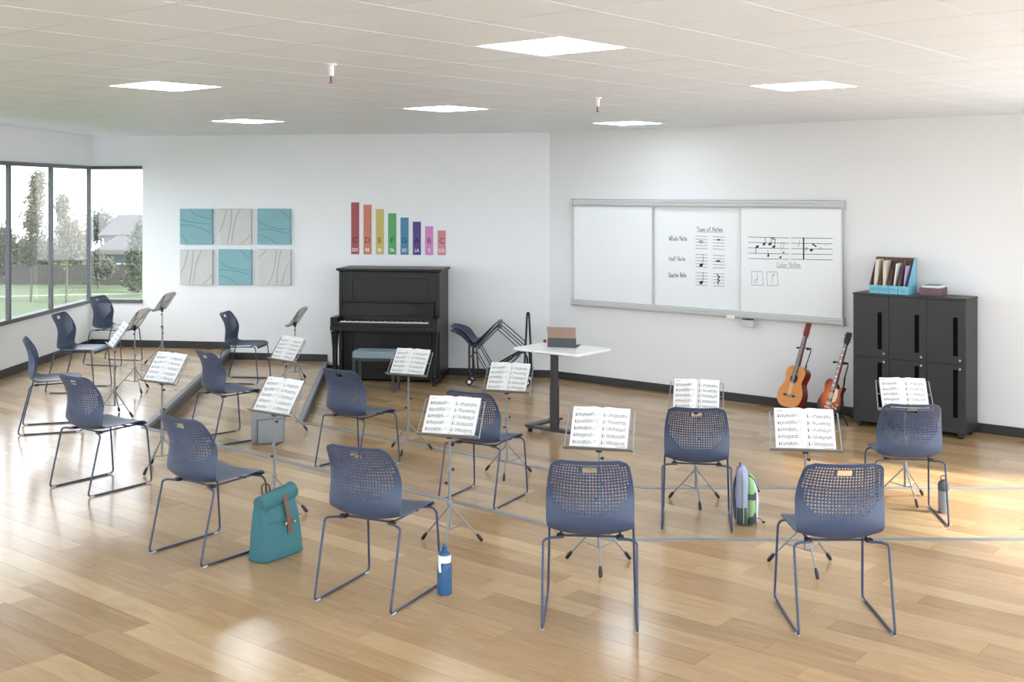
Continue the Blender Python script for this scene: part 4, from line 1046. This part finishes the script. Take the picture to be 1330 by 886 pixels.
MB().tube(crom([(-.03,.02,.38),(-.03,.02,.405),(0,.02,.42),(.03,.02,.405),(.03,.02,.38)],5),.005,8).build('carry_handle',M['greydark'],gb,smooth=60)
for x in (-.08,.08): MB().tube(crom([(x*.6,.06,.35),(x,.105,.25),(x*1.1,.11,.12),(x*1.1,.088,.03)],5),.015,8,flat=.35).build('shoulder_strap',M['greydark'],gb,smooth=60)
# bottles
bt=thing('drinking_bottle','blue drinking bottle with white collar and spout cap on the floor','bottle',(-.362,6.155,Z_UP),0)
MB().lathe([(.036,0),(.040,.005),(.040,.145),(.037,.162),(.030,.170)],24).build('body',M['bottle'],bt)
wc=MB().lathe([(.0335,.170),(.0345,.173),(.0345,.205),(.033,.208)],24).build('collar',M['white'],bt)
MB().tube(crom([(-.022,-.030,.18),(-.024,-.045,.165),(-.022,-.046,.14),(-.020,-.043,.128)],4),.007,8,flat=.5).build('clip',M['white'],wc,smooth=60)
MB().lathe([(.032,.208),(.030,.220),(.018,.232),(.013,.238),(.013,.248),(.016,.252),(.015,.238),(.008,.266)],20).build('spout_cap',M['bottle'],bt)
g2=thing('water_bottle','grey water bottle with charcoal lid and carry loop beside the chair leg','bottle',(3.083,8.20,Z_MID),0)
MB().lathe([(.032,0),(.036,.006),(.036,.17),(.033,.185)],24).build('body',M['steel'],g2)
MB().lathe([(.036,.160),(.0375,.163),(.0375,.205),(.030,.222),(.018,.228),(.018,.236)],24).build('lid',M['steel2'],g2)
MB().tube([(.02*cos(a),0,.248+.018*sin(a)) for a in [2*pi*k/14 for k in range(14)]],.004,6,closed=True).build('carry_loop',M['steel2'],g2)

# ------------------------------------------------------------------ outside
ZO=-3.0
struct(tag(MB().prism([(-8.5,-60),(60,-60),(60,60),(8,14),(-8.5,18)],ZO+.002,ZO+.01).build('bounce_terrace',mat('pale bounce paving',srgb(206,206,206),.9),smooth=None),'added unseen pale terrace bouncing light up to the ceiling'))  # unseen ground added to bounce neutral light onto the ceiling
struct(tag(MB().box(-90,60,-60,90,ZO-.3,ZO).build('lawn_ground',M['lawn'],smooth=None),'mown green lawn outside the windows'))
def op(px,py): y=F*(HC-ZO)/(py-HZ); return Vector(((px-CX)/F*y,y,ZO))
def opd(px,y): return Vector(((px-CX)/F*y,y,ZO))
a,b=op(-60,387),op(200,381)
d=(b-a).normalized(); n=Vector((-d.y,d.x,0)); a2=a-d*12; b2=b+d*12
struct(tag(MB().prism([tuple((q).xy) for q in (a2-n*.35,b2-n*.35,b2+n*.35,a2+n*.35)],ZO+.002,ZO+.02).build('garden_path',M['path'],smooth=None),'pale garden path crossing the lawn'))
def tree(name,label,base,h,trunk_h,blobs,m,rs,nleaf,leaf=.10,tr=.07):
    t=thing(name,label,'tree' if 'shrub' not in name else 'shrub',base); rg=random.Random(rs)
    tb=MB().tube([(0,0,0),(.03,.02,trunk_h*.5),(-.02,.0,trunk_h),(.02,.03,h*.8)],[tr,tr*.8,tr*.6,tr*.2],8)
    for k in range(7):
        z=trunk_h*.8+(h*.75-trunk_h*.8)*k/6; a=rg.random()*6.28; l=h*.22*(1-.08*k); tb.tube([(0,0,z),(l*cos(a),l*sin(a),z+l*.7)],[tr*.35,tr*.12],5)
    tb.build('trunk',M['bark'],t,smooth=60)
    lm=MB(); vs=[];fs=[]
    for i in range(nleaf):
        bx,by,bz,rx,rz=rg.choice(blobs)
        v=Vector((rg.gauss(0,1),rg.gauss(0,1),rg.gauss(0,1))).normalized()*(rg.random()**.7)*rg.choice((1,1,1,1.25,1.5))
        c=Vector((bx+v.x*rx,by+v.y*rx,bz+v.z*rz)); s=leaf*rg.uniform(.6,1.4)
        u=Vector((rg.gauss(0,1),rg.gauss(0,1),rg.gauss(0,1))).normalized(); w=u.orthogonal().normalized(); k=len(vs)
        vs += [c-u*s,c+w*s*.5,c+u*s,c-w*s*.5]; fs.append((k,k+1,k+2,k+3))
    lm.add(vs,fs).build('foliage',M[m],t,smooth=None)
def ptree(name,label,px,Y,blobs,m,rs,nleaf,leafpx=2.2,trpx=1.6,lowest=None):
    k=F/Y; base=opd(px,Y); toz=lambda py: HC-(py-HZ)/k-ZO
    bl=[((bx-px)/k,0,toz(by),rx/k,ry/k) for bx,by,rx,ry in blobs]
    top=max(b[2]+b[4] for b in bl); low=min(b[2]-b[4]*.3 for b in bl)
    tree(name,label,base,top*.95,max(.2,low),bl,m,rs,int(nleaf*1.7),leafpx/k*1.0,trpx/k)
Yb=lambda py: F*(HC-ZO)/(py-HZ)
ptree('garden_tree','tall feathery tree with thin pale trunk on the lawn',40,Yb(392),[(46,318,13,22),(43,290,13,20),(46,262,11,22),(49,238,9,17),(36,332,10,14)],'leafy',1,2600)
ptree('garden_tree','yellow green tree with slender trunk near the path',86,Yb(394),[(88,326,13,18),(83,300,12,20),(94,302,11,20),(80,268,8,17),(99,318,9,16)],'leafy',2,2600)
ptree('garden_tree','weeping green tree at the far window edge',-2,Yb(388),[(2,318,10,24),(6,342,9,14)],'leafd',3,1600)
ptree('garden_tree','rounded grey green tree behind the grey roofed house',131,88,[(131,288,17,15),(122,302,12,14),(142,300,11,12)],'leafg',4,2600,1.8)
ptree('garden_tree','dark conifer tree beside the grey roofed house',179,61,[(176,362,13,15),(176,338,12,17),(178,316,9,15),(181,300,5,12)],'leafd',5,2600)
ptree('garden_tree','broad olive tree rising behind the fence',66,80,[(54,334,10,14),(64,326,11,18),(74,332,10,14)],'leafg',6,2200)
ptree('garden_tree','dark leafy tree behind the fence by the first mullion',22,74,[(12,322,10,20),(22,334,11,14),(31,326,9,16)],'leafd',8,2200)
ptree('garden_tree','pale leafy tree behind the fence by the corner mullion',103,75,[(97,330,9,14),(107,322,9,18)],'leafg',9,1800)
ptree('garden_shrub','loose shrub in front of the fence near the corner window',128,64,[(128,350,12,14),(140,346,10,11),(121,338,9,12)],'leafg',7,1500)
# fence behind the lawn
A=opd(-60,66.5); B=opd(230,65.5); fe=thing('garden_fence','brown board fence at the end of the lawn','fence',A)
d=(B-A); Lf=d.length; fe.rotation_euler=(0,0,math.atan2(d.y,d.x)); bm=MB(); n=int(Lf/.145)
for k in range(n): bm.box(k*.145,k*.145+.138,-.01,.01,.04,1.16+.03*((k*7)%3)/2)
o=bm.build('boards',M['fence'],fe,smooth=None); o['kind']='stuff'
for k in range(int(Lf/2)+1): MB().box(k*2-.05,k*2+.05,.012,.1,0,1.25).build('fence_post',M['fence'],fe,smooth=None)
MB().box(0,Lf,.012,.05,.25,.33).build('rail',M['fence'],fe,smooth=None); MB().box(0,Lf,.012,.05,.9,.98).build('rail',M['fence'],fe,smooth=None)
# house
def house(label,px,y,w,dep,hw_,hr,rz,seed):
    q=opd(px,y); t=thing('neighbour_house',label,'house',q,rz)
    MB().box(-w/2,w/2,0,dep,0,hw_).build('wall',M['housewall'],t,smooth=None)
    e=.35; z=hw_
    MB().add([(-w/2-e,-e,z-.12),(w/2+e,-e,z-.12),(w/2+e,dep+e,z-.12),(-w/2-e,dep+e,z-.12),(-w/2+w*.22,dep/2,z+hr),(w/2-w*.22,dep/2,z+hr)],[(0,1,5,4),(1,2,5),(2,3,4,5),(3,0,4),(3,2,1,0)]).build('roof',M['roof'],t,smooth=None)
    if seed==1: MB().box(w*.1,w*.1+.35,dep*.45,dep*.45+.35,z+hr*.5,z+hr+.2).build('chimney',M['brick'],t,smooth=None)
    for x in (-w*.3,0,w*.3):
        f=MB().box(x-.5,x+.5,-.03,0.0,.9,1.7).build('window',M['white'],t,smooth=None); MB().box(x-.43,x+.43,-.035,-.03,.97,1.63).build('pane',M['housewin'],f,smooth=None)
house('pale house with grey shingle roof behind the fence',152,71,2.7,3,1.65,.95,R(-8),1)
house('further pale house with a taller grey roof',163,80,2.9,4,2.5,1.25,R(10),2)

# nothing without a category should be left among the top-level things
bpy.context.view_layer.update()
